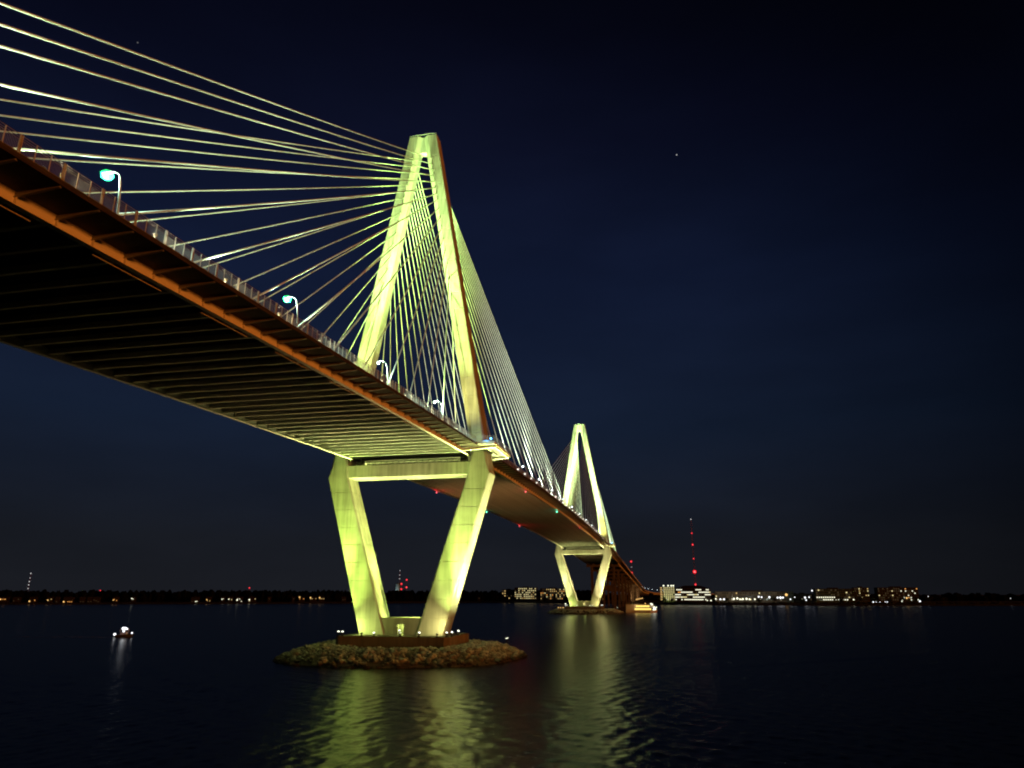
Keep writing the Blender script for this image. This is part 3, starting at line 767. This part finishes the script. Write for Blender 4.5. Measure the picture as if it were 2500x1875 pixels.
# ------------------------------------------------------------------ approach viaduct beyond the far tower
via = thing('approach_viaduct', 'brown approach viaduct on rows of piers descending to the far shore behind the far tower', 'viaduct')
def via_c(y):
    if y < 1420: return 0.0, zg(y)
    q = (y-1420)
    return q*q/1500.0, max(13.0, zg(1420)-.0407*q+.00004*q*q)
def vstrip(sec, ya, yb, step=25):
    n = int((yb-ya)/step); o = []
    for i in range(n+1):
        y = ya+(yb-ya)*i/n; xc, z = via_c(y); o.append([(xc+x, y, z+q) for x, q in sec])
    return o
VE = 1960.0
MB().loft(vstrip([(-21, 1.2), (XF, 1.2), (XF, 1.95), (-21, 1.95)], YB+.3, VE)).obj('viaduct_slab', M['soffit'], via)
for x in (-18.5, -11, -3.5, 4, 11.5, 19):
    MB().loft(vstrip([(x-.3, -1.2), (x+.3, -1.2), (x+.3, 1.195), (x-.3, 1.195)], YB+.3, VE)).obj('girder', M['beam'], via)
bb = MB()
for x in (-20.7, XF-.2): bb.loft(vstrip([(x-.2, 1.955), (x+.2, 1.955), (x+.2, 3.0), (x-.2, 3.0)], YB+.3, VE))
bb.obj('parapet', M['girder'], via)
py = [671+76*i for i in range(17)]
for y in py:
    xc, z = via_c(y)
    MB().mm(xc-19.5, xc+20.5, y-1.3, y+1.3, z-3.8, z-1.21).obj('pier_cap', M['cap'], via)
    for x in (-13, 13.5):
        MB().mm(xc+x-1.35, xc+x+1.35, y-1.2, y+1.2, -1, z-3.8).obj('pier_column', M['cap'], via)
    if z > 40: MB().mm(xc-11.65, xc+12.15, y-1, y+1, z*.5-1.1, z*.5+1.1).obj('pier_strut', M['cap'], via)
for i, y in enumerate(range(705, 1900, 44)):
    xc, z = via_c(y)
    street_lamp(y, False, f'{ORD[i]} street lamp on the descending approach viaduct', 'street lamps along the approach viaduct', xc+20.9, z+1.96).children[-1].scale = (1, 1.8, 1)
# lamps standing at the feet of the shore piers
for i, (y, pw) in enumerate(((1020, 9000), (1075, 9000), (1130, 9000), (1185, 8000), (1240, 9000), (1300, 9000))):
    t = thing('ground_lamp', f'warm lamp on the ground lighting the {ORD[i]} shore pier of the viaduct', 'ground lamp', (22, y+20, 2.7), 0, 'warm lamps at the feet of the shore piers')
    MB().tube([(0, 0, -.3), (0, 0, 4.5)], .12, 6).obj('pole', M['dark'], t)
    MB().ball((0, 0, 5.0), .85, 8, 6).obj('lamp', M['l_warm'], t, True)
    spot(t, 'ground_light', (0, .9, 5.2), (-4, 22, 14), pw*1.5, (1, .52, .2), 120, .9, .5)

# ------------------------------------------------------------------ far woods (a mass) and shore trees
rnd = random.Random(11)
wd = MB()
def blob(mb, x, y, z, r, h):
    b = len(mb.v); seg = 7
    for k, (q, zz) in enumerate(((.75, 0), (1.0, .35), (.8, .7), (.38, .95))):
        for j in range(seg):
            a = 2*math.pi*j/seg; f = q*r*rnd.uniform(.72, 1.2); mb.v.append((x+f*math.cos(a), y+f*math.sin(a), z+h*zz*rnd.uniform(.9, 1.1)))
    for k in range(3):
        for j in range(seg): mb.f.append([b+k*seg+j, b+k*seg+(j+1) % seg, b+(k+1)*seg+(j+1) % seg, b+(k+1)*seg+j])
    mb.f.append([b+3*seg+j for j in range(seg)])
x = -1500
while x < -60:
    for dd in (95, 130, 170):
        xx = x+rnd.uniform(-4, 4); blob(wd, xx, shore_y(xx)+dd+rnd.uniform(-9, 9), 2.0, rnd.uniform(5, 9), rnd.uniform(13, 20.5)+dd*.012)
    x += 4.6
x = -60
while x < 1300:
    xx = x+rnd.uniform(-4, 4); blob(wd, xx, shore_y(max(xx, 0))+360+rnd.uniform(-20, 20), 2.0, rnd.uniform(7, 12), rnd.uniform(9, 17)); x += 7
tag(wd.obj('far_woods', M['far_leaf']), 'dark wooded shoreline across the river', 'woods', kind='stuff')
hedge = MB()
x = 70
while x < 700:
    xx = x+rnd.uniform(-1.5, 1.5); blob(hedge, xx, shore_y(xx)+13+rnd.uniform(-2, 3), 1.8, rnd.uniform(1.8, 3.4), rnd.uniform(1.6, 3.6)); x += 2.6
tag(hedge.obj('shore_scrub', M['leaf']), 'dark scrub along the far waterline before the lit buildings', 'scrub', kind='stuff')

def tree_mesh(k, h, r):
    rn = random.Random(40+k); mb = MB(); cl = [(rn.uniform(-.55, .55)*r, rn.uniform(-.55, .55)*r, h*rn.uniform(.42, .82), rn.uniform(.35, .6)*r) for _ in range(9)]
    for cx, cy, cz, cr in cl:
        for _ in range(46):
            a, b_ = rn.uniform(0, 6.283), math.acos(rn.uniform(-1, 1)); q = cr*rn.uniform(.55, 1.05)
            p = Vector((cx+q*math.sin(b_)*math.cos(a), cy+q*math.sin(b_)*math.sin(a), cz+q*math.cos(b_)*.85))
            u = Vector((rn.uniform(-1, 1), rn.uniform(-1, 1), rn.uniform(-1, 1))).normalized(); v = u.orthogonal().normalized(); s = rn.uniform(.35, .8)
            n = len(mb.v); mb.v += [tuple(p+u*s), tuple(p+v*s*.6), tuple(p-u*s), tuple(p-v*s*.6)]; mb.f.append([n, n+1, n+2, n+3])
    tr = MB().tube([(0, 0, -.5), (.1, 0, h*.3), (0, .15, h*.6)], [.035*h, .025*h, .012*h], 6)
    for i in range(4):
        a = i*1.7; tr.tube([(0, 0, h*(.28+.06*i)), (math.cos(a)*r*.5, math.sin(a)*r*.5, h*(.5+.06*i))], [.014*h, .006*h], 5)
    return mb.mesh('crown', M['leaf']), tr.mesh('trunk', M['bark'])
TREES = [tree_mesh(k, h, r) for k, (h, r) in enumerate(((11, 5), (8.5, 4.6), (13, 4.4)))]
tree_words = [(1606, 30, 2, 'tall tree beside the curved end of the lit hotel'), (1594, 26, 0, 'dark tree left of the lit hotel below the viaduct'), (1622, 22, 1, 'small tree before the left corner of the lit hotel'),
              (1640, 18, 1, 'low tree before the middle of the lit hotel'), (1740, 30, 1, 'tree in the gap between the office and the long low block'),
              (1772, 30, 1, 'round tree before the left part of the long low block'), (1852, 30, 1, 'dark tree before the middle of the long low block'), (1890, 26, 0, 'tree lit green among the right lamps of the long low block'),
              (1955, 32, 1, 'tree between the long low block and the ochre apartments'), (2052, 26, 1, 'dark tree before the middle of the ochre apartments'), (2100, 24, 0, 'dark tree before the right end of the ochre apartments'),
              (2135, 28, 0, 'tree in the gap left of the last apartment block'), (2170, 26, 1, 'dark round tree before the last apartment block'), (2200, 26, 0, 'dark tree before the right half of the last apartment block'),
              (2270, 40, 2, 'tall dark tree right of the last apartment block'), (2300, 60, 0, 'dark tree farthest right on the far shore'),
              (1215, 40, 2, 'dark tree left of the brick apartments behind the far tower'), (1312, 26, 0, 'dark tree between the two brick apartment blocks')]
for u, dd, k, lab in tree_words:
    y = 1000.0
    for _ in range(4): x = bearing(u, y); y = shore_y(x)+dd
    t = thing('tree', lab, 'tree', (x, y, 2.5), rnd.uniform(0, 6), 'trees on the far shore')
    inst('crown', TREES[k][0], t); inst('trunk', TREES[k][1], t)

# ------------------------------------------------------------------ buildings on the far shore
WIN = {}
def win(wx, wz, mat):
    k = (round(wx, 2), round(wz, 2), mat)
    if k not in WIN:
        WIN[k] = MB().mm(-wx/2, wx/2, -.12, .18, -wz/2, wz/2).mesh('window', M[mat])
    return WIN[k]
def building(name, u0, u1, vtop, dd, floors, wall, pattern, label, rz=None, depth=16, cols=None, roof='flat', base_gap=.12, wfrac=.44, hfrac=.42):
    um = (u0+u1)/2; y = 1000.0
    for _ in range(4): xm = bearing(um, y); y = shore_y(xm)+dd
    wd_ = (bearing(u1, y)-bearing(u0, y)); wd_ = abs(wd_)
    h = zrow(vtop, xm, y)-2.8
    t = thing(name, label, 'building', (xm, y, 2.8), rz if rz is not None else 0.0, 'lit buildings on the far shore')
    MB().mm(-wd_/2, wd_/2, 0, depth, -1, h).obj('wall', M[wall], t)
    rf = MB()
    if roof == 'hip':
        rf.loft([[(-wd_/2-.6, -.6, h+.01), (wd_/2+.6, -.6, h+.01), (wd_/2+.6, depth+.6, h+.01), (-wd_/2-.6, depth+.6, h+.01)], [(-wd_*.22, depth*.4, h+h*.22), (wd_*.22, depth*.4, h+h*.22), (wd_*.22, depth*.6, h+h*.22), (-wd_*.22, depth*.6, h+h*.22)]])
    else:
        rf.mm(-wd_/2-.3, wd_/2+.3, -.3, depth+.3, h+.01, h+.5); rf.mm(-wd_*.15, wd_*.12, depth*.3, depth*.7, h+.5, h+2.2)
    rf.obj('roof', M['roof'], t)
    cols = cols or max(3, int(wd_/4)); cw = wd_/cols; fh = h*(1-base_gap)/floors
    for f in range(floors):
        bd = MB().mm(-wd_/2-.08, wd_/2+.08, -.2, 0, h*base_gap+fh*f-.15, h*base_gap+fh*f+.15)
        bd.obj('floor_band', M[wall], t)
        for c in range(cols):
            mat = pattern(f, c, floors, cols)
            if mat is None: continue
            inst('window', win(cw*wfrac, fh*hfrac, mat), t, (-wd_/2+cw*(c+.5), -.05, h*base_gap+fh*(f+.52)))
    return t, wd_, h, depth
rw = random.Random(23)
def pick(table):
    def fn(f, c, F, Cc):
        q = rw.random(); a = 0
        for p, m in table:
            a += p
            if q < a: return m
        return 'w_dark'
    return fn
building('apartment_building', 1225, 1256, 1440, 70, 4, 'wall_a', pick(((.18, 'w_warm'), (.2, 'w_dim'))), 'dim end block of the brick apartments left of the far tower', cols=6)
building('apartment_building', 1256, 1309, 1435, 72, 6, 'wall_a', pick(((.55, 'w_yellow'), (.2, 'w_warm'), (.1, 'w_dim'))), 'brick apartment block with many yellow windows left of the far tower', cols=12)
building('apartment_building', 1319, 1379, 1437, 72, 6, 'wall_a', pick(((.16, 'w_yellow'), (.2, 'w_warm'), (.1, 'w_orange'), (.24, 'w_dim'))), 'brick apartment block with few orange windows just left of the far tower leg', cols=13)
def hotel(f, c, F, Cc): return 'w_yellow' if rw.random() < .93 else 'w_dim'
tb, wdh, hh_, dp = building('hotel_building', 1620, 1648, 1433, 60, 8, 'wall_b', hotel, 'tall bright hotel with a regular grid of yellow windows right of the viaduct', cols=6, wfrac=.42, hfrac=.5)
# curved balcony end of the hotel
bal = MB()
for f in range(8):
    z = hh_*.12+hh_*.88/8*f
    bal.prism([(-wdh/2+6*math.cos(a)*-1, 5+6*math.sin(a)) for a in [R(-90+22.5*i) for i in range(9)]], 'z', z, z+.5)
bal.obj('balconies', M['wall_b'], tb)
for f in range(8):
    z = hh_*.12+hh_*.88/8*(f+.5)
    inst('window', win(3.2, hh_*.05, 'w_warm'), tb, (-wdh/2-3.4, 1.2, z))
for q in (-.45, -.05, .22, .4):
    MB().ball((wdh*q, -.4, hh_+2.0), 1.25, 8, 6).obj('roof_lamp', M['l_flood'], tb, True)
def office(f, c, F, Cc):
    if f == 0: return 'w_white' if 5 < c < 19 or c % 4 == 0 else 'w_dark'
    q = rw.random()
    seg = (c//4+f) % 3
    if f == F-1: return 'w_white' if c in (1, 2, 3, 4, 14, 15, 16, 17, 21, 22) else 'w_dark'
    if f == F-2 and c in (2, 3): return 'w_orange'
    return ('w_white' if q < .8 else 'w_yellow') if seg else ('w_dim' if q < .4 else 'w_dark')
building('office_building', 1648, 1735, 1437, 66, 5, 'wall_a', office, 'wide office building with bands of white windows under a dark hipped roof', cols=24, roof='hip', depth=26, wfrac=.8, hfrac=.4)
building('apartment_building', 1745, 1936, 1444.5, 120, 3, 'wall_b', pick(((.05, 'w_warm'), (.04, 'w_yellow'), (.25, 'w_dim'))), 'long low tan building behind a row of bright quay lamps', cols=34)
building('shed_building', 1938, 1982, 1450, 130, 2, 'wall_a', pick(((.05, 'w_white'), (.1, 'w_dim'))), 'low dark shed between the long tan block and the ochre apartments', cols=8)
def ochre(f, c, F, Cc):
    if f == 1 and c < 9: return 'w_white'
    if f == 0 and c in (3, 4, 5, 6, 7, 10, 11, 12, 13, 14): return 'w_white'
    q = rw.random(); return 'w_yellow' if q < .07 else ('w_dim' if q < .35 else 'w_dark')
building('apartment_building', 1992, 2086, 1438, 95, 5, 'wall_c', ochre, 'ochre apartment block with a white lit band of lower windows', cols=18, depth=20, wfrac=.6)
building('apartment_building', 2087, 2123, 1435, 92, 6, 'wall_c', pick(((.12, 'w_yellow'), (.08, 'w_warm'), (.25, 'w_dim'))), 'taller ochre end block with scattered yellow windows', cols=7)
def last(f, c, F, Cc):
    q = rw.random()
    if c > 9: return 'w_white' if q < .13 else ('w_orange' if q < .17 else ('w_dim' if q < .4 else 'w_dark'))
    return 'w_dim' if q < .5 else ('w_yellow' if q < .54 else 'w_dark')
building('apartment_building', 2144, 2243, 1435, 85, 6, 'wall_c', last, 'last apartment block on the right with pale frames and few lights', cols=18, depth=20)
building('warehouse_building', 1440, 1475, 1452, 150, 2, 'wall_b', pick(((.35, 'w_white'), (.2, 'w_warm'))), 'low lit building glimpsed behind the right leg of the far tower', cols=7)

# lamps along the quay
gq = 'lamps along the far quay'
quay = [(1747, 1462, 'l_flood', 1.2, 'cream'), (1758, 1463, 'l_bright', 1.5, 'white'), (1767, 1463, 'l_bright', 1.6, 'white'), (1791, 1462, 'l_flood', 1.9, 'cream'), (1799.5, 1461, 'l_flood', 1.9, 'cream'),
        (1806, 1463, 'l_flood', 1.5, 'cream'), (1813, 1462.5, 'l_flood', 1.7, 'cream'), (1822, 1462, 'l_flood', 1.9, 'cream'), (1829, 1463, 'l_flood', 1.5, 'cream'), (1842, 1463, 'l_flood', 1.5, 'cream'),
        (1852, 1457, 'l_bright', 1.5, 'bluish white'), (1859, 1458, 'l_bright', 1.4, 'bluish white'), (1878, 1458, 'l_bright', 1.7, 'bluish white'), (1898, 1459, 'l_bright', 1.5, 'bluish white'), (1905, 1459, 'l_bright', 1.9, 'bluish white'), (1911, 1459, 'l_bright', 1.6, 'bluish white'),
        (1920, 1452, 'l_warm', 2.3, 'orange'), (1929, 1463, 'l_bright', 1.2, 'white'), (1940, 1458, 'l_bright', .9, 'white'), (1965, 1459, 'l_bright', 1.6, 'white'), (1967, 1465, 'l_bright', 1.2, 'white'), (1975, 1458, 'l_bright', 1.2, 'white'),
        (1984, 1442, 'l_bright', 1.3, 'white'), (2083, 1464, 'l_flood', 1.2, 'cream'), (2130, 1470, 'l_bright', 1.2, 'white'), (2137, 1470, 'l_bright', .8, 'white'), (2146, 1470, 'l_bright', .8, 'white'), (2159, 1470, 'l_bright', 1.0, 'white'), (2164, 1470, 'l_bright', 1.0, 'white'),
        (2200, 1468, 'l_flood', .9, 'cream'), (2213, 1460, 'l_warm', 1.4, 'orange'), (2244, 1468, 'l_bright', 1.5, 'white'), (2266, 1456, 'l_bright', .6, 'white'), (2466, 1461, 'l_white', .8, 'faint white'), (1735, 1466, 'l_flood', 1.2, 'cream'), (1726, 1466, 'l_flood', 1.0, 'cream')]
quay.sort(); cnt = {}
for u, v, m, r_, word in quay:
    y = 1000.0
    dd = 24
    for _ in range(4): x = bearing(u, y); y = shore_y(x)+dd
    z = zrow(v, x, y); cnt[word] = cnt.get(word, 0)+1
    t = thing('quay_lamp', f'{word} quay lamp, {ORD[cnt[word]-1]} of the {word} ones from the left', 'lamp', (x, y, 2.6), 0, gq)
    MB().tube([(0, 0, -.3), (0, 0, max(.3, z-2.6))], .12, 6).obj('pole', M['dark'], t)
    MB().ball((0, 0, max(.5, z-2.6)), r_*.85, 8, 6).obj('lamp', M[m], t, True)
# floods that wash the trees and walls behind the quay lamps
for i, (u, pw, c) in enumerate(((1762, 26000, (1, .95, .75)), (1810, 40000, (1, .93, .65)), (1856, 22000, (.75, .95, 1)), (1905, 26000, (.8, 1, .85)), (1628, 16000, (.75, 1, .3)), (2040, 9000, (.95, 1, .7)))):
    y = 1000.0
    for _ in range(4): x = bearing(u, y); y = shore_y(x)+40
    t = thing('yard_lamp', 'short yard lamp ' + ('before the left end of the long low block', 'behind the brightest row of cream quay lamps', 'before the middle of the long low block', 'before the right end of the long low block', 'at the foot of the bright hotel', 'before the ochre apartment block')[i], 'lamp', (x, y, 2.8), 0, 'yard lamps behind the quay')
    MB().tube([(0, 0, -.3), (0, 0, 4.6)], .12, 6).obj('pole', M['dark'], t)
    MB().ball((0, 0, 4.9), .5, 8, 6).obj('lamp', M['l_flood'], t, True)
    spot(t, 'yard_light', (0, .6, 5.2), (0, 20, 9), pw*.55, c, 120, .9, .5)

# houses on the left shore
gh = 'houses on the dark left shore'
houses = [(5, 1470, 'w_dim', 1), (20, 1466, 'w_warm', 2), (33, 1463, 'w_orange', 4), (60, 1466, 'w_dim', 3), (97, 1468, 'w_orange', 3), (136, 1465, 'w_warm', 2), (152, 1470, 'w_dim', 1), (178, 1471, 'w_orange', 5),
          (210, 1469, 'w_dim', 2), (228, 1470, 'w_dim', 2), (243, 1468, 'w_dim', 3), (288, 1465, 'w_orange', 2), (329, 1461, 'w_white', 1), (474, 1468, 'w_dim', 2), (483, 1469, 'w_white', 1), (511, 1464, 'w_warm', 2),
          (546, 1463, 'w_white', 1), (564, 1463, 'w_yellow', 2), (586, 1465, 'w_white', 3), (617, 1464, 'w_yellow', 4), (658, 1461, 'w_dim', 1), (717, 1461, 'w_dim', 1), (737, 1458, 'w_orange', 3), (765, 1459, 'w_warm', 4), (786, 1459, 'w_warm', 3), (840, 1461, 'w_dim', 2), (1170, 1441, 'w_dim', 1)]
hw = {'w_dim': 'unlit grey', 'w_warm': 'warm lit', 'w_orange': 'orange lit', 'w_white': 'white lit', 'w_yellow': 'yellow lit'}; cnt = {}
for u, v, m, n in houses:
    y = 1000.0
    for _ in range(5): x = bearing(u, y); y = shore_y(x)+32
    cnt[m] = cnt.get(m, 0)+1
    wid = 4+n*2.1; base = 2.6; zc = zrow(v, x, y)
    t = thing('house', f'{hw[m]} house on the dark left shore, {ORD[cnt[m]-1]} {hw[m]} one from the left', 'house', (x, y, base), R(28), gh)
    h = 6.2
    MB().mm(-wid/2, wid/2, 0, 8, -.6, h).obj('wall', M['wall_d'], t)
    MB().prism([(-.5, h+.01), (8.5, h+.01), (4, h+3)], 'x', -wid/2-.4, wid/2+.4).obj('roof', M['roof'], t)
    for i in range(n):
        if n > 2 and rnd.random() < .3: continue
        zz = min(max(zc-base+rnd.uniform(-2.4, 2.2), 1.0), h-.9)
        sz = rnd.uniform(.9, 1.6) if m != 'w_dim' else 1.1
        inst('window', win(round(sz*3)/3, 1.2, m), t, (-wid/2+wid*(i+.5)/n, -.05, zz))
    if m != 'w_dim':
        MB().ball((-wid/2+1.1, -1.0, max(1.0, zc-base)), .8 if n < 3 else 1.15, 8, 6).obj('porch_lamp', M['l_warm' if m in ('w_orange', 'w_warm') else 'l_flood'], t, True)

# ------------------------------------------------------------------ masts and tank
def mast(u, vbase, beacons, y, label, lean=0.0, wid=1.4):
    x = bearing(u, y); top = zrow(beacons[0][1], x, y)
    t = thing('radio_mast', label, 'radio mast', (x, y, 2.5), 0, 'radio masts on the skyline')
    m = MB(); nseg = 24; h = top-2.5
    for sx, sy in ((-1, -1), (1, -1), (0, 1)):
        m.tube([(sx*wid/2, sy*wid/2, 0), (sx*wid/2, sy*wid/2, h)], .16, 4)
    for i in range(nseg):
        a, b = h*i/nseg, h*(i+1)/nseg
        m.tube([(-wid/2, -wid/2, a), (wid/2, -wid/2, b)], .1, 4); m.tube([(wid/2, -wid/2, a), (0, wid/2, b)], .1, 4)
    m.obj('lattice', M['rust_red'], t)
    for (bu, bv, mat, r_) in beacons:
        z = zrow(bv, x, y)-2.5
        red = 'red' in mat
        MB().ball((0, -wid/2-r_*.6, z), r_*(.55 if red else 1), 10, 6).obj('beacon', M[mat], t, True)
        if red: MB().ball((0, -wid/2-r_*.6, z), r_, 12, 8).obj('beacon_halo', M['halo_red'], t, True)  # red halo of the beacon as an outer glowing shell
    return t
mast(1700, 1440, [(1694, 1268, 'l_white', 1.3), (1697, 1302, 'l_red', 2.0), (1700, 1330, 'l_red', 2.6), (1702, 1364, 'l_red', 2.0), (1704, 1396, 'l_redhot', 5.0), (1707, 1427, 'l_red', 2.8)], 1900, 'tall radio mast with a column of red beacons above the office building', wid=3)
mast(1545, 1440, [(1544.6, 1371, 'l_red', 3.4), (1545, 1384.6, 'l_white', 1.0), (1546.5, 1398.5, 'l_redhot', 3.6)], 2250, 'radio mast with two red beacons just right of the viaduct lamps', wid=2)
mast(66, 1440, [(68, 1400, 'l_white', 1.6), (67, 1411, 'l_white', 1.2), (66, 1419.7, 'l_white', 1.5), (64, 1428, 'l_white', 1.5), (62.7, 1436.8, 'l_white', 1.4)], 1900, 'mast marked by a dotted column of white lights at far left', wid=2)
mast(974, 1440, [(974.5, 1393, 'l_white', 1.2), (974, 1403.8, 'l_white', 1.3), (973.7, 1413, 'l_white', 1.3)], 2300, 'thin mast with faint white lights behind the storage tank', wid=1.6)
mast(992, 1440, [(992, 1415.7, 'l_red', 3.0), (992, 1433.8, 'l_redhot', 3.2)], 2200, 'mast with two red beacons right of the storage tank', wid=1.6)
mast(979.5, 1440, [(979.9, 1425.6, 'l_red', 3.2), (979.3, 1438.3, 'l_red', 3.2)], 2080, 'short mast with two red beacons at the edge of the storage tank', wid=1.6)
mast(243.7, 1442, [(243.7, 1441.5, 'l_red', 1.7)], 1700, 'low mast with one red beacon above the left woods', wid=1.2)
mast(607.7, 1440, [(607.7, 1435.5, 'l_red', 2.0)], 1700, 'low mast with one red beacon above the woods left of the near tower', wid=1.2)
y = 2150; x = bearing(970.5, y); zt = zrow(1423, x, y)
t = thing('storage_tank', 'pale grey storage tank on the skyline between the near tower legs', 'tank', (x, y, 2.5))
r0 = (bearing(976, y)-bearing(965, y))/2
tk = MB().loft([[(r0*q*math.cos(2*math.pi*j/20), r0*q*math.sin(2*math.pi*j/20), zz) for j in range(20)] for q, zz in ((1.06, 0), (1, 6), (1, zt-6), (.8, zt-3.3), (.3, zt-2.5))])
tk.obj('shell', M['tank'], t, True)
MB().tube([(-3, -34, -.5), (-3, -34, 14)], .4, 6).obj('lamp_pole', M['dark'], t)
spot(t, 'tank_lamp', (-3, -33, 14.5), (0, 0, zt*.6), 60000, (.85, 1, .9), 100, .8)

# ------------------------------------------------------------------ boats
fx, fy = 50.0, 511.0
f = thing('ferry_boat', 'lit two-deck tour boat with yellow windows on the water right of the far tower', 'ferry', (fx, fy, 0), R(6))
hl = MB().loft([[(-14.5, -3.6, -.5), (-14.5, 3.6, -.5), (-14.5, 4.2, 1.9), (-14.5, -4.2, 1.9)], [(9, -3.6, -.5), (9, 3.6, -.5), (9, 4.2, 1.9), (9, -4.2, 1.9)], [(14.5, -.4, -.3), (14.5, .4, -.3), (16.0, .5, 2.4), (16.0, -.5, 2.4)]])
hl.obj('hull', M['white_paint'], f)
MB().mm(-14.2, 9.4, -3.9, 3.9, 1.9, 4.6).obj('lower_deck', M['white_paint'], f)
MB().mm(-14.2, 7.8, -3.8, 3.8, 4.61, 7.2).obj('upper_deck', M['white_paint'], f)
MB().mm(-14.4, 8.6, -4.1, 4.1, 7.21, 7.5).obj('canopy_roof', M['white_paint'], f)
rl = MB()
for i in range(15): rl.tube([(-14+i*1.6, -4.0, 7.5), (-14+i*1.6, -4.0, 8.7)], .06, 4)
rl.tube([(-14, -4, 8.7), (8.4, -4, 8.7)], .06, 4); rl.obj('roof_rail', M['white_paint'], f)
MB().mm(8.8, 12.4, -2.4, 2.4, 4.62, 7.0).obj('wheelhouse', M['white_paint'], f)
for z, cols in ((3.25, range(-4, 8)), (5.9, range(-2, 7))):
    for i in cols:
        if (i == -4 and z < 4): continue
        inst('window', win(1.15, 1.5, 'w_ferry'), f, (i*1.45-1.2, -3.95, z))
for i, (xx, zz, r_) in enumerate(((10.6, 7.6, .85), (12.6, 4.6, 1.1), (13.6, 3.2, .9), (12.0, 2.8, .9), (9.6, 8.1, .7), (4.2, 8.4, .55), (-13.8, 5.8, .4), (14.6, 4.9, .6))):
    MB().ball((xx, -3.2 if xx < 11 else -2.2, zz), r_, 8, 6).obj('deck_lamp', M['l_flood' if i != 5 else 'l_warm'], f, True)
point(f, 'deck_light', (12.0, -5.0, 5.5), 60, (1, .9, .75), .6)
point(f, 'side_light', (-5, -6.0, 6.5), 110, (1, .62, .25), .8)

m_ = thing('motor_boat', 'small orange motor boat with bright white lights crossing the dark river at left', 'boat', (-150.6, 64.0, 0), R(8))
hs = []
for xx, hwid, zk_, zd in ((-3.6, 1.15, -.2, 1.0), (-1, 1.3, -.25, 1.05), (1.6, 1.1, -.2, 1.25), (3.2, .5, .1, 1.5), (3.9, .06, .7, 1.65)):
    hs.append([(xx, -hwid, zd), (xx, -hwid*.75, zk_+.25), (xx, 0, zk_), (xx, hwid*.75, zk_+.25), (xx, hwid, zd)])
MB().loft(hs).obj('hull', M['boat_hull'], m_)
MB().mm(-1.3, .9, -.75, .75, 1.0, 2.1).obj('console', M['white_paint'], m_)
tp = MB().mm(-1.7, 1.3, -1.0, 1.0, 3.0, 3.12)
for xx in (-1.5, 1.1):
    for yy in (-.9, .9): tp.tube([(xx, yy, 1.0), (xx, yy, 3.05)], .05, 5)
tp.obj('hardtop', M['white_paint'], m_)
for xx, zz, r_ in ((-.6, 3.6, .6), (.2, 3.65, .55), (1.1, 3.45, .42), (-.2, 2.6, .5)):
    MB().ball((xx, -.6, zz), r_, 8, 6).obj('deck_lamp', M['l_bright'], m_, True)
MB().ball((3.4, -.3, 1.8), .36, 8, 6).obj('bow_lamp', M['l_bright'], m_, True)
MB().mm(-4.4, -3.6, -.4, .4, .2, 1.2).obj('outboard_motor', M['dark'], m_)
MB().ball((-4.0, -.6, 1.2), .55, 8, 6).obj('stern_lamp', M['l_bright'], m_, True)
point(m_, 'boat_light', (0, -1.6, 3.8), 22, (.85, .92, 1), .3)
wk = MB(); rnd2 = random.Random(3)
for i in range(60):
    xx = -154.8-i*.75; wob = rnd2.uniform(-.3, .3)
    wk.box((xx, 63.2-(i*.75)*.14+wob, .01+.0002*i), (rnd2.uniform(.5, 1.3), rnd2.uniform(.12, .5)*(1-i/75), .05), .14)
tag(wk.obj('boat_wake', M['foam']), kind='structure')

b2 = thing('moored_barge', 'low lit work barge moored behind the left foot of the far tower', 'barge', (-24, 540, 0), 0)
MB().loft([[(-13, -3, -.4), (-13, 3, -.4), (-13.4, 3.2, 1.5), (-13.4, -3.2, 1.5)], [(13, -3, -.4), (13, 3, -.4), (13.4, 3.2, 1.5), (13.4, -3.2, 1.5)]]).obj('hull', M['orange_paint'], b2)
MB().mm(-3, 5, -1.6, 1.6, 1.5, 4.2).obj('cabin', M['white_paint'], b2)
for xx, zz, mm_, r_ in ((-11, 3.6, 'l_warm', .5), (-8.6, 3.6, 'l_warm', .45), (-6, 3.6, 'l_warm', .5), (-3.4, 7.5, 'l_flood', .6), (-3.2, 5.4, 'l_flood', .6), (11, 3, 'l_warm', .5)):
    MB().tube([(xx, -1, 1.5), (xx, -1, zz)], .08, 5).obj('lamp_post', M['dark'], b2)
    MB().ball((xx, -1.3, zz), r_, 8, 6).obj('deck_lamp', M[mm_], b2, True)
point(b2, 'barge_light', (-6, -4, 5), 90, (1, .6, .25), .5)
